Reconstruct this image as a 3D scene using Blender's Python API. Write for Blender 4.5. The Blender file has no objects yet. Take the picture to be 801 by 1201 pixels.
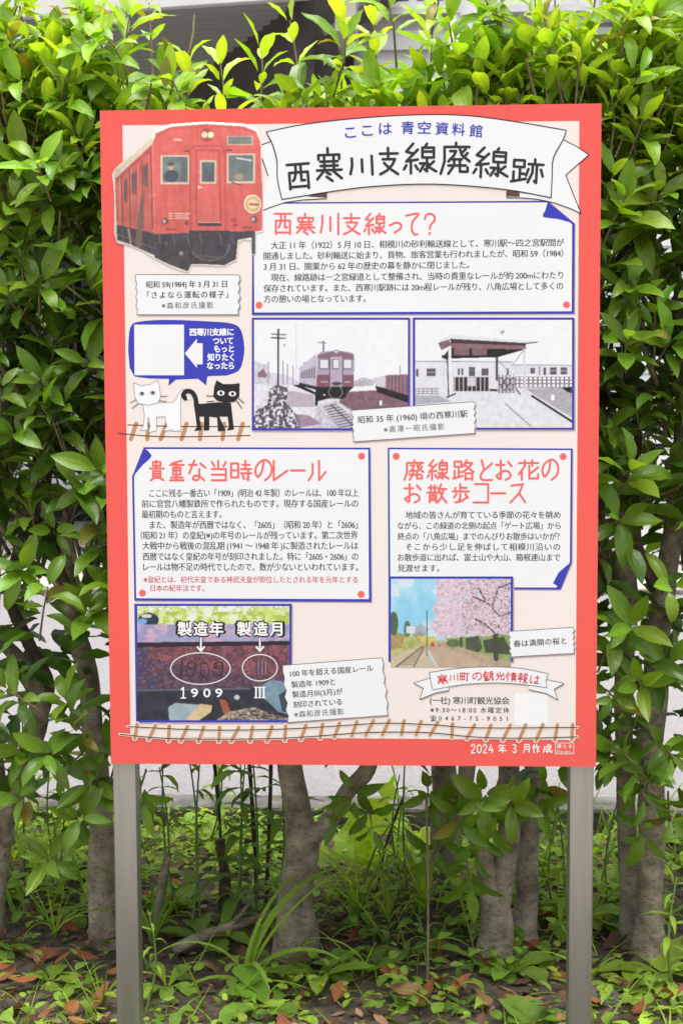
import bpy, bmesh, math, random
import numpy as np
from mathutils import Vector, Matrix, noise as mnoise

random.seed(7)
RNG = np.random.default_rng(11)
SC = bpy.context.scene
COL = SC.collection

# ------------------------------------------------------------------ camera
CAM = np.array([0.10154, -2.59776, 1.26659])
PITCH, YAW, ROLL, FPX = 0.074767, -0.045376, -0.004865, 1668.0
_f = np.array([math.sin(YAW) * math.cos(PITCH), math.cos(YAW) * math.cos(PITCH), -math.sin(PITCH)])
_r = np.cross(_f, [0, 0, 1]); _r /= np.linalg.norm(_r)
_u = np.cross(_r, _f)
_r2 = math.cos(ROLL) * _r + math.sin(ROLL) * _u
_u2 = -math.sin(ROLL) * _r + math.cos(ROLL) * _u
cd = bpy.data.cameras.new('camera')
cam = bpy.data.objects.new('camera', cd)
COL.objects.link(cam)
cam.matrix_world = Matrix(((_r2[0], _u2[0], -_f[0], CAM[0]), (_r2[1], _u2[1], -_f[1], CAM[1]),
                           (_r2[2], _u2[2], -_f[2], CAM[2]), (0, 0, 0, 1)))
cd.sensor_fit = 'VERTICAL'; cd.sensor_height = 36.0; cd.sensor_width = 24.0
cd.lens = FPX / 1201 * 36.0
cd.clip_start = 0.05; cd.clip_end = 500
cd.dof.use_dof = True; cd.dof.focus_distance = 2.68; cd.dof.aperture_fstop = 13.0
SC.camera = cam

# ------------------------------------------------------------------ light
SUN_EL, SUN_AZ = math.radians(80), math.radians(170)     # azimuth clockwise from +Y (north)
world = bpy.data.worlds.new('World'); SC.world = world
world.use_nodes = True
wn = world.node_tree
sky = wn.nodes.new('ShaderNodeTexSky'); sky.sky_type = 'NISHITA'; sky.sun_disc = False
sky.sun_elevation = SUN_EL; sky.sun_rotation = SUN_AZ
sky.dust_density = 4.0; sky.air_density = 1.0; sky.ozone_density = 0.6
bgn = wn.nodes['Background']; bgn.inputs['Strength'].default_value = 0.15
hs = wn.nodes.new('ShaderNodeHueSaturation'); hs.inputs['Saturation'].default_value = 0.35     # thin cloud
wn.links.new(sky.outputs['Color'], hs.inputs['Color']); wn.links.new(hs.outputs['Color'], bgn.inputs['Color'])
sd = bpy.data.lights.new('sun', 'SUN'); sd.energy = 3.4; sd.angle = math.radians(60); sd.color = (1.0, 0.955, 0.885)
sun = bpy.data.objects.new('sun', sd); COL.objects.link(sun)
sdir = Vector((math.sin(SUN_AZ) * math.cos(SUN_EL), math.cos(SUN_AZ) * math.cos(SUN_EL), math.sin(SUN_EL)))
sun.rotation_euler = sdir.to_track_quat('Z', 'Y').to_euler()
sun.location = (0, -3, 8)
SC.view_settings.view_transform = 'Standard'; SC.view_settings.look = 'None'
SC.view_settings.exposure = 1.1; SC.view_settings.gamma = 1
SC.view_settings.use_curve_mapping = False
SC.cycles.max_bounces = 10; SC.cycles.transparent_max_bounces = 8
SC.cycles.sample_clamp_indirect = 6.0

# ------------------------------------------------------------------ helpers
def ray(px, py):
    return _f + _r2 * ((px - 400.5) / FPX) + _u2 * ((600.5 - py) / FPX)

def at(px, py, Y):
    d = ray(px, py); t = (Y - CAM[1]) / d[1]
    return CAM + d * t

def atz(px, py, z):
    d = ray(px, py); t = (z - CAM[2]) / d[2]
    return CAM + d * t

def lin(c):
    c = np.asarray(c, float) / 255.0
    return np.where(c <= 0.04045, c / 12.92, ((c + 0.055) / 1.055) ** 2.4)

def tag(o, label=None, cat=None, group=None, kind=None):
    if label: o['label'] = label
    if cat: o['category'] = cat
    if group: o['group'] = group
    if kind: o['kind'] = kind
    return o

def empty(name, loc, label=None, cat=None, group=None):
    o = bpy.data.objects.new(name, None); COL.objects.link(o); o.location = loc
    o.empty_display_size = 0.05
    return tag(o, label, cat, group)

def link(name, me, parent=None, loc=None):
    o = bpy.data.objects.new(name, me); COL.objects.link(o)
    if parent is not None:
        o.parent = parent
        # geometry is written in world coordinates: cancel the ancestors' offsets
        off = Vector((0, 0, 0)); q = parent
        while q is not None:
            off += q.location; q = q.parent
        o.location = -off
    if loc is not None: o.location = loc
    return o

class MB:
    """collects verts and faces for one mesh object"""
    def __init__(s): s.v = []; s.f = []; s.m = []
    def add(s, verts, faces, mi=0):
        n = len(s.v); s.v += [tuple(map(float, p)) for p in verts]
        s.f += [tuple(i + n for i in f) for f in faces]; s.m += [mi] * len(faces)
    def box(s, a, b, mi=0, M=None):
        x0, y0, z0 = a; x1, y1, z1 = b
        P = [(x0,y0,z0),(x1,y0,z0),(x1,y1,z0),(x0,y1,z0),(x0,y0,z1),(x1,y0,z1),(x1,y1,z1),(x0,y1,z1)]
        if M is not None: P = [M @ Vector(p) for p in P]
        s.add(P, [(0,3,2,1),(4,5,6,7),(0,1,5,4),(1,2,6,5),(2,3,7,6),(3,0,4,7)], mi)
    def tube(s, pts, rads, n=10, mi=0, wob=0.0, seed=0.0, caps=True):
        pts = [Vector(p) for p in pts]; rings = []
        ref = Vector((0.31, 0.87, 0.2))
        for i, p in enumerate(pts):
            d = (pts[min(i + 1, len(pts) - 1)] - pts[max(i - 1, 0)]).normalized()
            a = d.cross(ref)
            if a.length < 1e-3: a = d.cross(Vector((1, 0, 0)))
            a.normalize(); b = d.cross(a)
            ring = []
            for k in range(n):
                t = 2 * math.pi * k / n
                r = rads[i]
                if wob:
                    q = p * 9 + Vector((math.cos(t), math.sin(t), seed)) * 1.1
                    r *= 1 + wob * mnoise.noise(q)
                ring.append(p + a * (r * math.cos(t)) + b * (r * math.sin(t)))
            rings.append(ring)
        V = [q for r in rings for q in r]; F = []
        for i in range(len(pts) - 1):
            for k in range(n):
                F.append((i*n+k, i*n+(k+1) % n, (i+1)*n+(k+1) % n, (i+1)*n+k))
        if caps:
            F.append(tuple(range(n - 1, -1, -1))); F.append(tuple((len(pts)-1)*n + k for k in range(n)))
        s.add(V, F, mi)
    def build(s, name, mats, parent=None, smooth=False, bevel=0.0):
        me = bpy.data.meshes.new(name); me.from_pydata(s.v, [], s.f)
        for m in (mats if isinstance(mats, (list, tuple)) else [mats]): me.materials.append(m)
        me.polygons.foreach_set('material_index', s.m)
        if smooth: me.polygons.foreach_set('use_smooth', [True] * len(s.f))
        bm = bmesh.new(); bm.from_mesh(me); bmesh.ops.recalc_face_normals(bm, faces=bm.faces)
        bm.to_mesh(me); bm.free()
        me.update()
        o = link(name, me, parent)
        if bevel:
            b = o.modifiers.new('bevel', 'BEVEL'); b.width = bevel; b.segments = 2; b.limit_method = 'ANGLE'
        return o

def smooth_path(pts, k=4, closed=False):
    P = [np.array(p, float) for p in pts]; n = len(P); out = []
    rng = range(n) if closed else range(n - 1)
    for i in rng:
        g = lambda j: P[j % n] if closed else P[min(max(j, 0), n - 1)]
        p0, p1, p2, p3 = g(i-1), g(i), g(i+1), g(i+2)
        for t in np.linspace(0, 1, k, endpoint=False):
            out.append(0.5*((2*p1)+(-p0+p2)*t+(2*p0-5*p1+4*p2-p3)*t*t+(-p0+3*p1-3*p2+p3)*t**3))
    if not closed: out.append(P[-1])
    return out

# ------------------------------------------------------------------ materials
def newmat(name):
    m = bpy.data.materials.new(name); m.use_nodes = True
    nt = m.node_tree; return m, nt, nt.nodes['Principled BSDF'], nt.nodes['Material Output']

def N(nt, t, **kw):
    n = nt.nodes.new(t)
    for k, v in kw.items():
        if k in n.inputs: n.inputs[k].default_value = v
        else: setattr(n, k, v)
    return n

def noisy(name, c1, c2, scale=8, rough=0.7, bump=0.0, bscale=60, metallic=0.0, detail=6, stretch=None, spec=0.5, dist=0.004, lo=0.35, hi=0.65):
    """two-tone procedural surface with optional bump"""
    m, nt, p, out = newmat(name)
    tc = N(nt, 'ShaderNodeTexCoord'); src = tc.outputs['Object']
    if stretch:
        mp = N(nt, 'ShaderNodeMapping'); mp.inputs['Scale'].default_value = stretch
        nt.links.new(src, mp.inputs['Vector']); src = mp.outputs['Vector']
    n1 = N(nt, 'ShaderNodeTexNoise', Scale=scale, Detail=detail, Roughness=0.6); nt.links.new(src, n1.inputs['Vector'])
    r = N(nt, 'ShaderNodeValToRGB'); r.color_ramp.elements[0].color = (*c1, 1); r.color_ramp.elements[1].color = (*c2, 1)
    r.color_ramp.elements[0].position = lo; r.color_ramp.elements[1].position = hi
    nt.links.new(n1.outputs['Fac'], r.inputs['Fac']); nt.links.new(r.outputs['Color'], p.inputs['Base Color'])
    p.inputs['Roughness'].default_value = rough; p.inputs['Metallic'].default_value = metallic
    p.inputs['Specular IOR Level'].default_value = spec
    if bump:
        n2 = N(nt, 'ShaderNodeTexNoise', Scale=bscale, Detail=5); nt.links.new(src, n2.inputs['Vector'])
        b = N(nt, 'ShaderNodeBump', Strength=bump, Distance=dist); nt.links.new(n2.outputs['Fac'], b.inputs['Height'])
        nt.links.new(b.outputs['Normal'], p.inputs['Normal'])
    return m

INK = {}
def ink(rgb):
    """flat printing ink on the laminated sheet; colour given as printed sRGB"""
    if rgb not in INK:
        c = lin(rgb) * 0.595
        INK[rgb] = noisy('ink_%02x%02x%02x' % rgb, tuple(c * 0.985), tuple(np.minimum(c * 1.015, 0.95)), scale=3, rough=0.42, spec=0.3)
    return INK[rgb]

RED, CREAM, WHITE, BLUE = (244, 95, 86), (243, 233, 228), (241, 243, 246), (55, 62, 186)
BLACK, CORAL, CRIMSON, TAN, GREY = (32, 30, 34), (244, 108, 104), (214, 60, 78), (196, 148, 105), (120, 118, 120)
UMBER = (96, 66, 62)
# ------------------------------------------------------------------ printing on the sign
def bpt(px, py, layer=0.0):
    """a point of the sign face (plane y = 0) in the sign's own plane, lifted by printing layer"""
    p = at(px, py, 0.0)
    return (p[0], -0.0002 - 0.00012 * layer, p[2])

def zz(ox, oy, s):
    return lambda x, y: (ox + x / s, oy + y / s)

class Print(MB):
    """printed vector shapes; every colour keeps its own slot"""
    def __init__(s): super().__init__(); s.cols = []; s.k = 0
    def ci(s, c):
        if c not in s.cols: s.cols.append(c)
        return s.cols.index(c)
    def poly(s, pts, c, layer):
        s.add([bpt(x, y, layer) for x, y in pts], [tuple(range(len(pts)))], s.ci(c))
    def line(s, pts, w, c, layer, closed=False):
        """monoline stroke as round-ended pieces, each a hair above the last"""
        if closed: pts = list(pts) + [pts[0]]
        for a, b in zip(pts[:-1], pts[1:]):
            a = np.array(a, float); b = np.array(b, float); d = b - a; L = math.hypot(*d)
            ang = math.atan2(d[1], d[0]) if L > 1e-6 else 0
            V = []
            for c0, base in ((b, ang - math.pi/2), (a, ang + math.pi/2)):
                for k in range(7):
                    t = base + math.pi * k / 6
                    V.append((c0[0] + w/2*math.cos(t), c0[1] + w/2*math.sin(t)))
            s.k = (s.k + 1) % 14
            s.add([bpt(x, y, layer + 0.07 * s.k) for x, y in V], [tuple(range(14))], s.ci(c))
    def ellipse(s, cx, cy, rx, ry, c, layer, n=20, rot=0):
        P = []
        for k in range(n):
            t = 2*math.pi*k/n; x, y = rx*math.cos(t), ry*math.sin(t)
            P.append((cx + x*math.cos(rot) - y*math.sin(rot), cy + x*math.sin(rot) + y*math.cos(rot)))
        s.poly(P, c, layer)
    def done(s, name, parent):
        return s.build(name, [ink(c) for c in s.cols], parent)

# hand lettering: strokes on a 16 x 16 grid, hex digit pairs
HAND = {
'西': '12e2 262e 26d6de 2ddd 6266594a 92999aba', '寒': '7072 2325 23d3d5 36c6 38c8 1aea 545a a4aa 5a1e 9aee 6b8c 6d9f',
'川': '33382d 848c d2de', '支': '14e4 7177 37c7aa6d1f 498cef',
'線': '502455 732978 494f 2b1d 6b7d b0a2 9297 92e2e7 94e4 97e7 b7bead 8aaa8e e9cb b9ccfe',
'廃': '8082 22f2 22290f 54847649 a3b6f9 d3b5 e5c7 68b8 4bdb 787b4f a8aeeeec',
'跡': '1115 116165 1565 454c 4969 181d 0e7c b0b2 83f3 a3a88e c3cebd 867a e6fa',
'っ': '3987c8cb7e', 'て': '23d2867a9dcd', '？': '344180b2b5887b 7e7f',
'貴': '41b1b44441 7076 16e6 484d 48b8bd 4aba 4cbc 4dbd 5d2f adef', '重': 'c032 13e3 454a 45b5ba 47b7 4aba 717e 2cdc 1eee',
'な': '1373 5019 a2e5 969c7e4d5b9bde', '当': '7075 2144 d1b4 26d6de 2ada 2ede',
'時': '121c 12626c 1767 1c6c 93e3 b0b6 86f6 89f9 d6decd 9aad', 'の': '82784c293572b2e6db9e',
'レ': '323ed8', 'ー': '18e8', 'ル': '43491d 919de8',
'路': '1115 116165 1565 454c 4969 181d 0e7c a075 92e2b679 94f9 9a9f 9aeaef 9eee',
'と': '4167 d3583b5ddd', 'お': '1484 515d2c2b88c9dc9e b2e5', '花': '13e3 5155 a1a5 551b 383f e68b 858eeeeb',
'散': '1383 3137 6167 0797 292f 29797f 2b7b 2d7d b095 a4f4 d4bb8f a6cbff',
'歩': '7076 73c3 3336 16e6 787d6d 482b b8db cb8e3f', 'コ': '23d3dd 1ddd', 'ス': '33c2982e 98ee',
'町': '222c 22828c 525c 2787 2c8c 93f3 c3cebd',
'観': '3014 2272 0575 2509 282f 2878 2b7b 2d7d 2f7f 585f a1a9 a1e1e9 a4e4 a6e6 a9e9 b98f d9defefc',
'光': '7077 2245 d2b5 17e7 575a1f 979eeeeb', '情': '303f 1419 5365 82f2 94e4 76f6 b0b6 989f 98e8ef 9aea 9cec',
'報': '1272 4045 0585 1878 0a8a 464f a1af a1e1e4b4 a7e7cc9f b9cdff', 'は': '22182e4b 74e4 b1bc9e7d9bee',
'年': '4015 32d2 47c7 474b 1bfb 828f', '月': '41492f 41c1cebd 45c5 49c9',
'作': '4007 343f 9066 84f4 a4af a8e8 acec', '成': '24e4 24290f 28686d4c 8098defefb d67f b0d2',
'2': '345191b4983ece', '0': '71444b7eaba471', '4': '813aca a6ae', '3': '3261a2a567 67b9ad6e3c',
}
CURVY = set('っての？なとおは203')

def hand(pr, ch, x0, y0, x1, y1, w, c, layer, rot=0.0):
    cx, cy = (x0+x1)/2, (y0+y1)/2
    G = [[(int(st[i], 16), int(st[i+1], 16)) for i in range(0, len(st), 2)] for st in HAND[ch].split()]
    gx = [p[0] for g in G for p in g]; gy = [p[1] for g in G for p in g]
    ux, uy = min(gx), min(gy); sx = max(gx) - ux; sy = max(gy) - uy
    for P in G:
        P = [((p[0]-ux)/sx, (p[1]-uy)/sy if sy else 0.5) for p in P]
        if ch in CURVY and len(P) > 2: P = smooth_path(P, 3)
        Q = []
        for u, v in P:
            x = (u-0.5)*(x1-x0-w); y = (v-0.5)*(y1-y0-w)
            Q.append((cx + x*math.cos(rot) - y*math.sin(rot), cy + x*math.sin(rot) + y*math.cos(rot)))
        pr.line(Q, w, c, layer)

_tc = bpy.data.curves.new('type_setter', 'FONT'); _tc.resolution_u = 3
_to = bpy.data.objects.new('type_setter', _tc); COL.objects.link(_to)
def _measure(body, sp, off=0.0):
    _tc.body = body; _tc.space_character = sp; _tc.offset = off
    bpy.context.view_layer.update()
    return _to
def _ref():
    o = _measure('国', 1.0)
    zs = [c[1] for c in o.bound_box]; return min(zs), max(zs)
R0, R1 = _ref()

def typeset(pr, s, x0, y0, x1, h, c, layer, y1=None, bold=0.0, squeeze=None):
    """one line of print from x0 to x1, centred on y0 (y1 at the right end), characters h tall"""
    A = np.array(bpt(x0, y0)); Bp = np.array(bpt(x1, y0 if y1 is None else y1))
    if y1 is None: Bp[2] = A[2]
    d = Bp - A; d[1] = 0; L = np.linalg.norm(d); d /= L
    up = np.array([-d[2], 0, d[0]])
    H = np.linalg.norm(np.array(bpt(x0, y0)) - np.array(bpt(x0, y0 + h))) * 0.95
    k = H / (R1 - R0)
    _measure(s, 1.0); bb = [q[0] for q in _to.bound_box]; w0 = max(bb) - min(bb)
    sp = 1.0
    if len(s) > 1:
        _measure(s, 1.2); bb = [q[0] for q in _to.bound_box]; w1 = max(bb) - min(bb)
        sp = 1.0 + (L / k - w0) / max(w1 - w0, 1e-6) * 0.2
        sp = min(max(sp, 0.93), 3.0)
    _measure(s, sp)
    me = bpy.data.meshes.new_from_object(_to.evaluated_get(bpy.context.evaluated_depsgraph_get()))
    V = np.empty(len(me.vertices) * 3); me.vertices.foreach_get('co', V); V = V.reshape(-1, 3)
    wv = V[:, 0].max() - V[:, 0].min()
    kx = L / wv
    P = A + np.outer((V[:, 0] - V[:, 0].min()) * kx, d) + np.outer((V[:, 1] - (R0 + R1) / 2) * k, up)
    F = [tuple(f.vertices) for f in me.polygons]
    # heavier weights are struck several times with small shifts, as a printer would
    b = (bold if bold else 0.011) * k
    ns = 2 if not bold else 8 if bold > 0.03 else 4
    for i in range(ns):
        t = math.pi * (2 * i / ns)
        Q = P + d * (b * math.cos(t)) + up * (b * math.sin(t) * (1 if bold else 0))
        Q[:, 1] = -0.0002 - 0.00012 * (layer + 0.08 * i)
        pr.add(Q, F, pr.ci(c))
    bpy.data.meshes.remove(me)

# painter for the printed photographs: a fine grid of coloured points
def vnoise(x, y, seed=0):
    xi = np.floor(x).astype(int); yi = np.floor(y).astype(int); fx = x - xi; fy = y - yi
    fx = fx*fx*(3-2*fx); fy = fy*fy*(3-2*fy)
    def h(a, b):
        n = (a * 374761393 + b * 668265263 + seed * 1442695041) & 0xffffffff
        n = ((n ^ (n >> 13)) * 1274126177) & 0xffffffff
        return ((n ^ (n >> 16)) & 0xffff) / 65535.0
    return (h(xi, yi)*(1-fx)+h(xi+1, yi)*fx)*(1-fy) + (h(xi, yi+1)*(1-fx)+h(xi+1, yi+1)*fx)*fy

def fbm(x, y, seed=0, o=4):
    s = 0; a = 0.5
    for i in range(o):
        s = s + a * vnoise(x * 2**i, y * 2**i, seed + i); a *= 0.5
    return s / (1 - 0.5**o)

class Pic:
    """paints in the coordinates given by origin and scale; res = cells per photo pixel"""
    def __init__(s, x0, y0, x1, y1, ox, oy, sc, res=1.7, base=(255, 255, 255)):
        s.nx = int((x1-x0)*res) + 1; s.ny = int((y1-y0)*res) + 1
        s.PX, s.PY = np.meshgrid(np.linspace(x0, x1, s.nx), np.linspace(y0, y1, s.ny))
        s.X = (s.PX - ox) * sc; s.Y = (s.PY - oy) * sc
        s.C = np.zeros((s.ny, s.nx, 3)) + np.array(base, float)
        s.A = np.ones((s.ny, s.nx), bool)
    def inside(s, pts):
        m = np.zeros(s.X.shape, bool); n = len(pts)
        for i in range(n):
            (ax, ay), (bx, by) = pts[i], pts[(i+1) % n]
            if ay == by: continue
            m ^= ((s.Y > min(ay, by)) & (s.Y <= max(ay, by)) & (s.X < ax + (s.Y-ay)*(bx-ax)/(by-ay)))
        return m
    def put(s, m, c, var=0.0, f=0.1, seed=1, c2=None):
        c = np.array(c, float)
        n = fbm(s.X*f, s.Y*f, seed)[..., None]
        col = c + (np.array(c2, float)-c)*np.clip((n-0.3)/0.4, 0, 1) if c2 is not None else c + (n-0.5)*2*var
        a = np.asarray(m, float)[..., None]
        s.C = s.C*(1-a) + col*a
    def poly(s, pts, c, **k): s.put(s.inside(pts), c, **k)
    def rect(s, x0, y0, x1, y1, c, **k): s.put((s.X >= x0) & (s.X <= x1) & (s.Y >= y0) & (s.Y <= y1), c, **k)
    def ell(s, cx, cy, rx, ry, c, **k): s.put(((s.X-cx)/rx)**2 + ((s.Y-cy)/ry)**2 <= 1, c, **k)
    def ring(s, cx, cy, rx, ry, w, c, **k):
        r = np.hypot((s.X-cx)/rx, (s.Y-cy)/ry); s.put(np.abs(r-1) < w/(rx+ry), c, **k)
    def line(s, pts, w, c, **k):
        m = np.zeros(s.X.shape)
        for (ax, ay), (bx, by) in zip(pts[:-1], pts[1:]):
            dx, dy = bx-ax, by-ay; L = dx*dx+dy*dy + 1e-9
            t = np.clip(((s.X-ax)*dx+(s.Y-ay)*dy)/L, 0, 1)
            d = np.hypot(s.X-ax-t*dx, s.Y-ay-t*dy)
            m = np.maximum(m, np.clip(w/2 + 1.2 - d, 0, 1))
        s.put(m, c, **k)
    def build(s, name, parent, layer):
        # photographic softness and grain
        K = np.pad(s.C, ((1, 1), (1, 1), (0, 0)), mode='edge')
        B = sum(K[1+i:1+i+s.ny, 1+j:1+j+s.nx]*w for i, j, w in ((0, 0, .4), (1, 0, .1), (-1, 0, .1), (0, 1, .1), (0, -1, .1), (1, 1, .05), (-1, 1, .05), (1, -1, .05), (-1, -1, .05)))
        g = (vnoise(s.PX*1.6+7, s.PY*1.6+3, 71)-.5)*.10 + (fbm(s.PX*.16, s.PY*.16, 73)-.5)*.16 + (RNG.random(s.PX.shape)-.5)*.09
        s.C = B*(1 + g[..., None]*np.clip(1.2 - B/255, .12, 1.0))
        co = np.empty((s.ny*s.nx, 3))
        D = _f + np.outer((s.PX.ravel()-400.5)/FPX, _r2) + np.outer((600.5-s.PY.ravel())/FPX, _u2)
        t = (0.0 - CAM[1]) / D[:, 1]
        co = CAM + D * t[:, None]; co[:, 1] = -0.0002 - 0.00012*layer
        idx = np.arange(s.ny*s.nx).reshape(s.ny, s.nx)
        Q = np.stack([idx[1:, :-1], idx[1:, 1:], idx[:-1, 1:], idx[:-1, :-1]], -1).reshape(-1, 4)
        a = s.A.ravel(); Q = Q[a[Q].all(1)]
        used = np.unique(Q); mp = np.full(len(a), -1); mp[used] = np.arange(len(used)); Q = mp[Q]; co = co[used]
        col = np.ones((len(used), 4)); col[:, :3] = lin(np.clip(s.C.reshape(-1, 3)[used], 0, 255))*0.595
        me = npmesh(name, co, Q); at_ = me.attributes.new('print_colour', 'FLOAT_COLOR', 'POINT')
        at_.data.foreach_set('color', col.ravel().astype(np.float32))
        me.materials.append(PHOTO_INK)
        return link(name, me, parent)

def npmesh(name, co, Q, smooth=False):
    me = bpy.data.meshes.new(name); n = len(Q); k = Q.shape[1]
    me.vertices.add(len(co)); me.vertices.foreach_set('co', np.asarray(co, np.float32).ravel())
    me.loops.add(n*k); me.loops.foreach_set('vertex_index', Q.astype(np.int32).ravel())
    me.polygons.add(n); me.polygons.foreach_set('loop_start', np.arange(0, n*k, k, dtype=np.int32))
    me.update(calc_edges=True)
    if smooth: me.polygons.foreach_set('use_smooth', np.ones(n, bool))
    me.validate(); return me

PHOTO_INK, _nt, _p, _ = newmat('photo_print')
_a = N(_nt, 'ShaderNodeAttribute', attribute_name='print_colour'); _nt.links.new(_a.outputs['Color'], _p.inputs['Base Color'])
_p.inputs['Roughness'].default_value = 0.4; _p.inputs['Specular IOR Level'].default_value = 0.3

def torn(pl, pr_, seed, amp=1.6, n=9):
    """edge points of a torn strip between a top and a bottom corner"""
    r = random.Random(seed); out = []
    for i in range(n + 1):
        t = i/n; o = (amp if i % 2 else -amp*0.5) * (0.5 + r.random()*0.7) if 0 < i < n else 0
        out.append((pl[0] + (pr_[0]-pl[0])*t + o, pl[1] + (pr_[1]-pl[1])*t))
    return out
# ------------------------------------------------------------------ the information sign
SIGN = empty('information_sign', (0, 0.02, 0),
             'red framed Japanese information board on two square metal posts in front of the hedge', 'sign')
ZB, ZT = 0.6, 1.80066
mb = MB(); mb.box((-0.45, 0.0, ZB), (0.45, 0.005, ZT))
PANEL = mb.build('panel', noisy('red_laminate', tuple(lin(RED)*0.585), tuple(lin(RED)*0.605), scale=2.5, rough=0.42, spec=0.3), SIGN)
metal = noisy('weathered_steel', (0.245, 0.238, 0.218), (0.35, 0.343, 0.318), scale=2.2, rough=0.36, metallic=0.85, bump=0.04, bscale=25, stretch=(18, 18, 1.6), dist=0.001, lo=.2, hi=.8)
for xa, xb in ((-0.449, -0.405), (0.4035, 0.4475)):
    mb = MB(); mb.box((xa, 0.008, -0.15), (xb, 0.05, ZT - 0.06))
    po = mb.build('post', metal, SIGN, bevel=0.003)
    for zz_ in (0.72, 1.62):
        mb = MB(); mb.box((xa + 0.006, 0.0052, zz_), (xb - 0.006, 0.0078, zz_ + 0.05)); mb.build('bracket', metal, po)

pr = Print(); pr.poly([(144, 147), (679, 142), (674.5, 868), (153.5, 864)], CREAM, 1); SHEET = pr.done('printed_sheet', SIGN)

def card(outer, inner, fold, pins):
    pr = Print()
    pr.poly([(x+1.2, y+1.4) for x, y in outer], (190, 168, 164), 1.6)
    pr.poly(outer, BLUE, 2); pr.poly(inner, WHITE, 3)
    o = pr.done('text_card', SIGN)
    q = Print(); q.poly(fold, BLUE, 4.5); q.done('folded_corner', o)
    for x, y in pins:
        q = Print(); q.ellipse(x, y, 4.1, 4.1, CORAL, 4.5); q.done('pin_mark', o)
    return o

# card 1
c1 = card([(296.5, 237.5), (642, 235.5), (673.5, 262), (673, 368), (295.5, 369.5)],
          [(297.5, 239.3), (641.5, 237.5), (670.5, 263), (670, 365), (298.5, 366.5)],
          smooth_path([(642, 236.5), (648, 241), (660, 251), (673, 262.5)], 3) + smooth_path([(673, 262.5), (655, 257), (636.5, 254.5), (639, 247), (642, 236.5)], 2)[1:-1],
          [(304, 358), (664, 357.5)])
q = Print()
for ch, a, b in zip('西寒川支線って？', (321, 347, 375, 402, 426, 456, 475, 497), (343, 370, 398, 423, 453.5, 471, 492, 510.5)):
    hand(q, ch, a, 260 if ch == 'っ' else 249.5, b, 274 if ch == 'っ' else 276, 2.5, CORAL, 4)
q.done('heading', c1)
q = Print()
for s, x0, y, x1 in (('大正 11 年（1922）5 月 10 日、相模川の砂利輸送線として、寒川駅～四之宮駅間が', 318, 288, 661),
                     ('開通しました。砂利輸送に始まり、貨物、旅客営業も行われましたが、昭和 59（1984）', 309.5, 300.5, 660),
                     ('3 月 31 日、開業から 62 年の歴史の幕を静かに閉じました。', 309.5, 313, 550),
                     ('現在、線路跡は一之宮緑道として整備され、当時の貴重なレールが約 200mにわたり', 318, 325.8, 660),
                     ('保存されています。また、西寒川駅跡には 20m程レールが残り、八角広場として多くの', 309.5, 338.5, 660),
                     ('方の憩いの場となっています。', 309.5, 351, 429)):
    typeset(q, s, x0, y, x1, 9.0, BLACK, 4)
q.done('body_text', c1)

# card 2
c2 = card([(169, 524.5), (434, 525), (435.5, 706), (158, 704.5), (155.3, 559)],
          [(169.5, 526.7), (431.8, 527.2), (432.6, 702.6), (160.3, 701.6), (157.7, 559.5)],
          smooth_path([(169, 525), (178.5, 534.5), (168, 545), (155.5, 560)], 2), [(424, 535), (423.5, 697), (167.5, 695.5)])
q = Print()
for ch, a, b in zip('貴重な当時のレール', (175, 198.5, 221, 247.5, 270, 298.5, 320, 340, 361), (193.5, 217, 242.5, 266.5, 296, 320, 338.5, 359, 383)):
    hand(q, ch, a, 539, b, 564.5, 2.5, CORAL, 4)
q.done('heading', c2)
q = Print()
for s, x0, y, x1 in (('ここに残る一番古い「1909」(明治 42 年製）のレールは、100 年以上', 175.6, 578.6, 420.5),
                     ('前に官営八幡製鉄所で作られたものです。現存する国産レールの', 166.7, 591, 420),
                     ('最初期のものと言えます。', 166.8, 603.3, 260),
                     ('また、製造年が西暦ではなく、「2605」（昭和 20 年）と「2606」', 176.2, 615.7, 419.5),
                     ('（昭和 21 年）の皇紀(※)の年号のレールが残っています。第二次世界', 165.5, 628, 419.5),
                     ('大戦中から戦後の混乱期 (1941 ～ 1948 年 )に製造されたレールは', 167.6, 640.2, 420),
                     ('西暦ではなく皇紀の年号が刻印されました。特に「2605・2606」の', 168, 652.8, 420),
                     ('レールは物不足の時代でしたので、数が少ないといわれています。', 168.5, 665, 420)):
    typeset(q, s, x0, y, x1, 9.3, BLACK, 4)
q.done('body_text', c2)
q = Print()
typeset(q, '※皇紀とは、初代天皇である神武天皇が即位したとされる年を元年とする', 169, 679.8, 419.5, 7.8, CRIMSON, 4)
typeset(q, '日本の紀年法です。', 177, 689.8, 240, 7.8, CRIMSON, 4)
q.done('red_note', c2)

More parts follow.
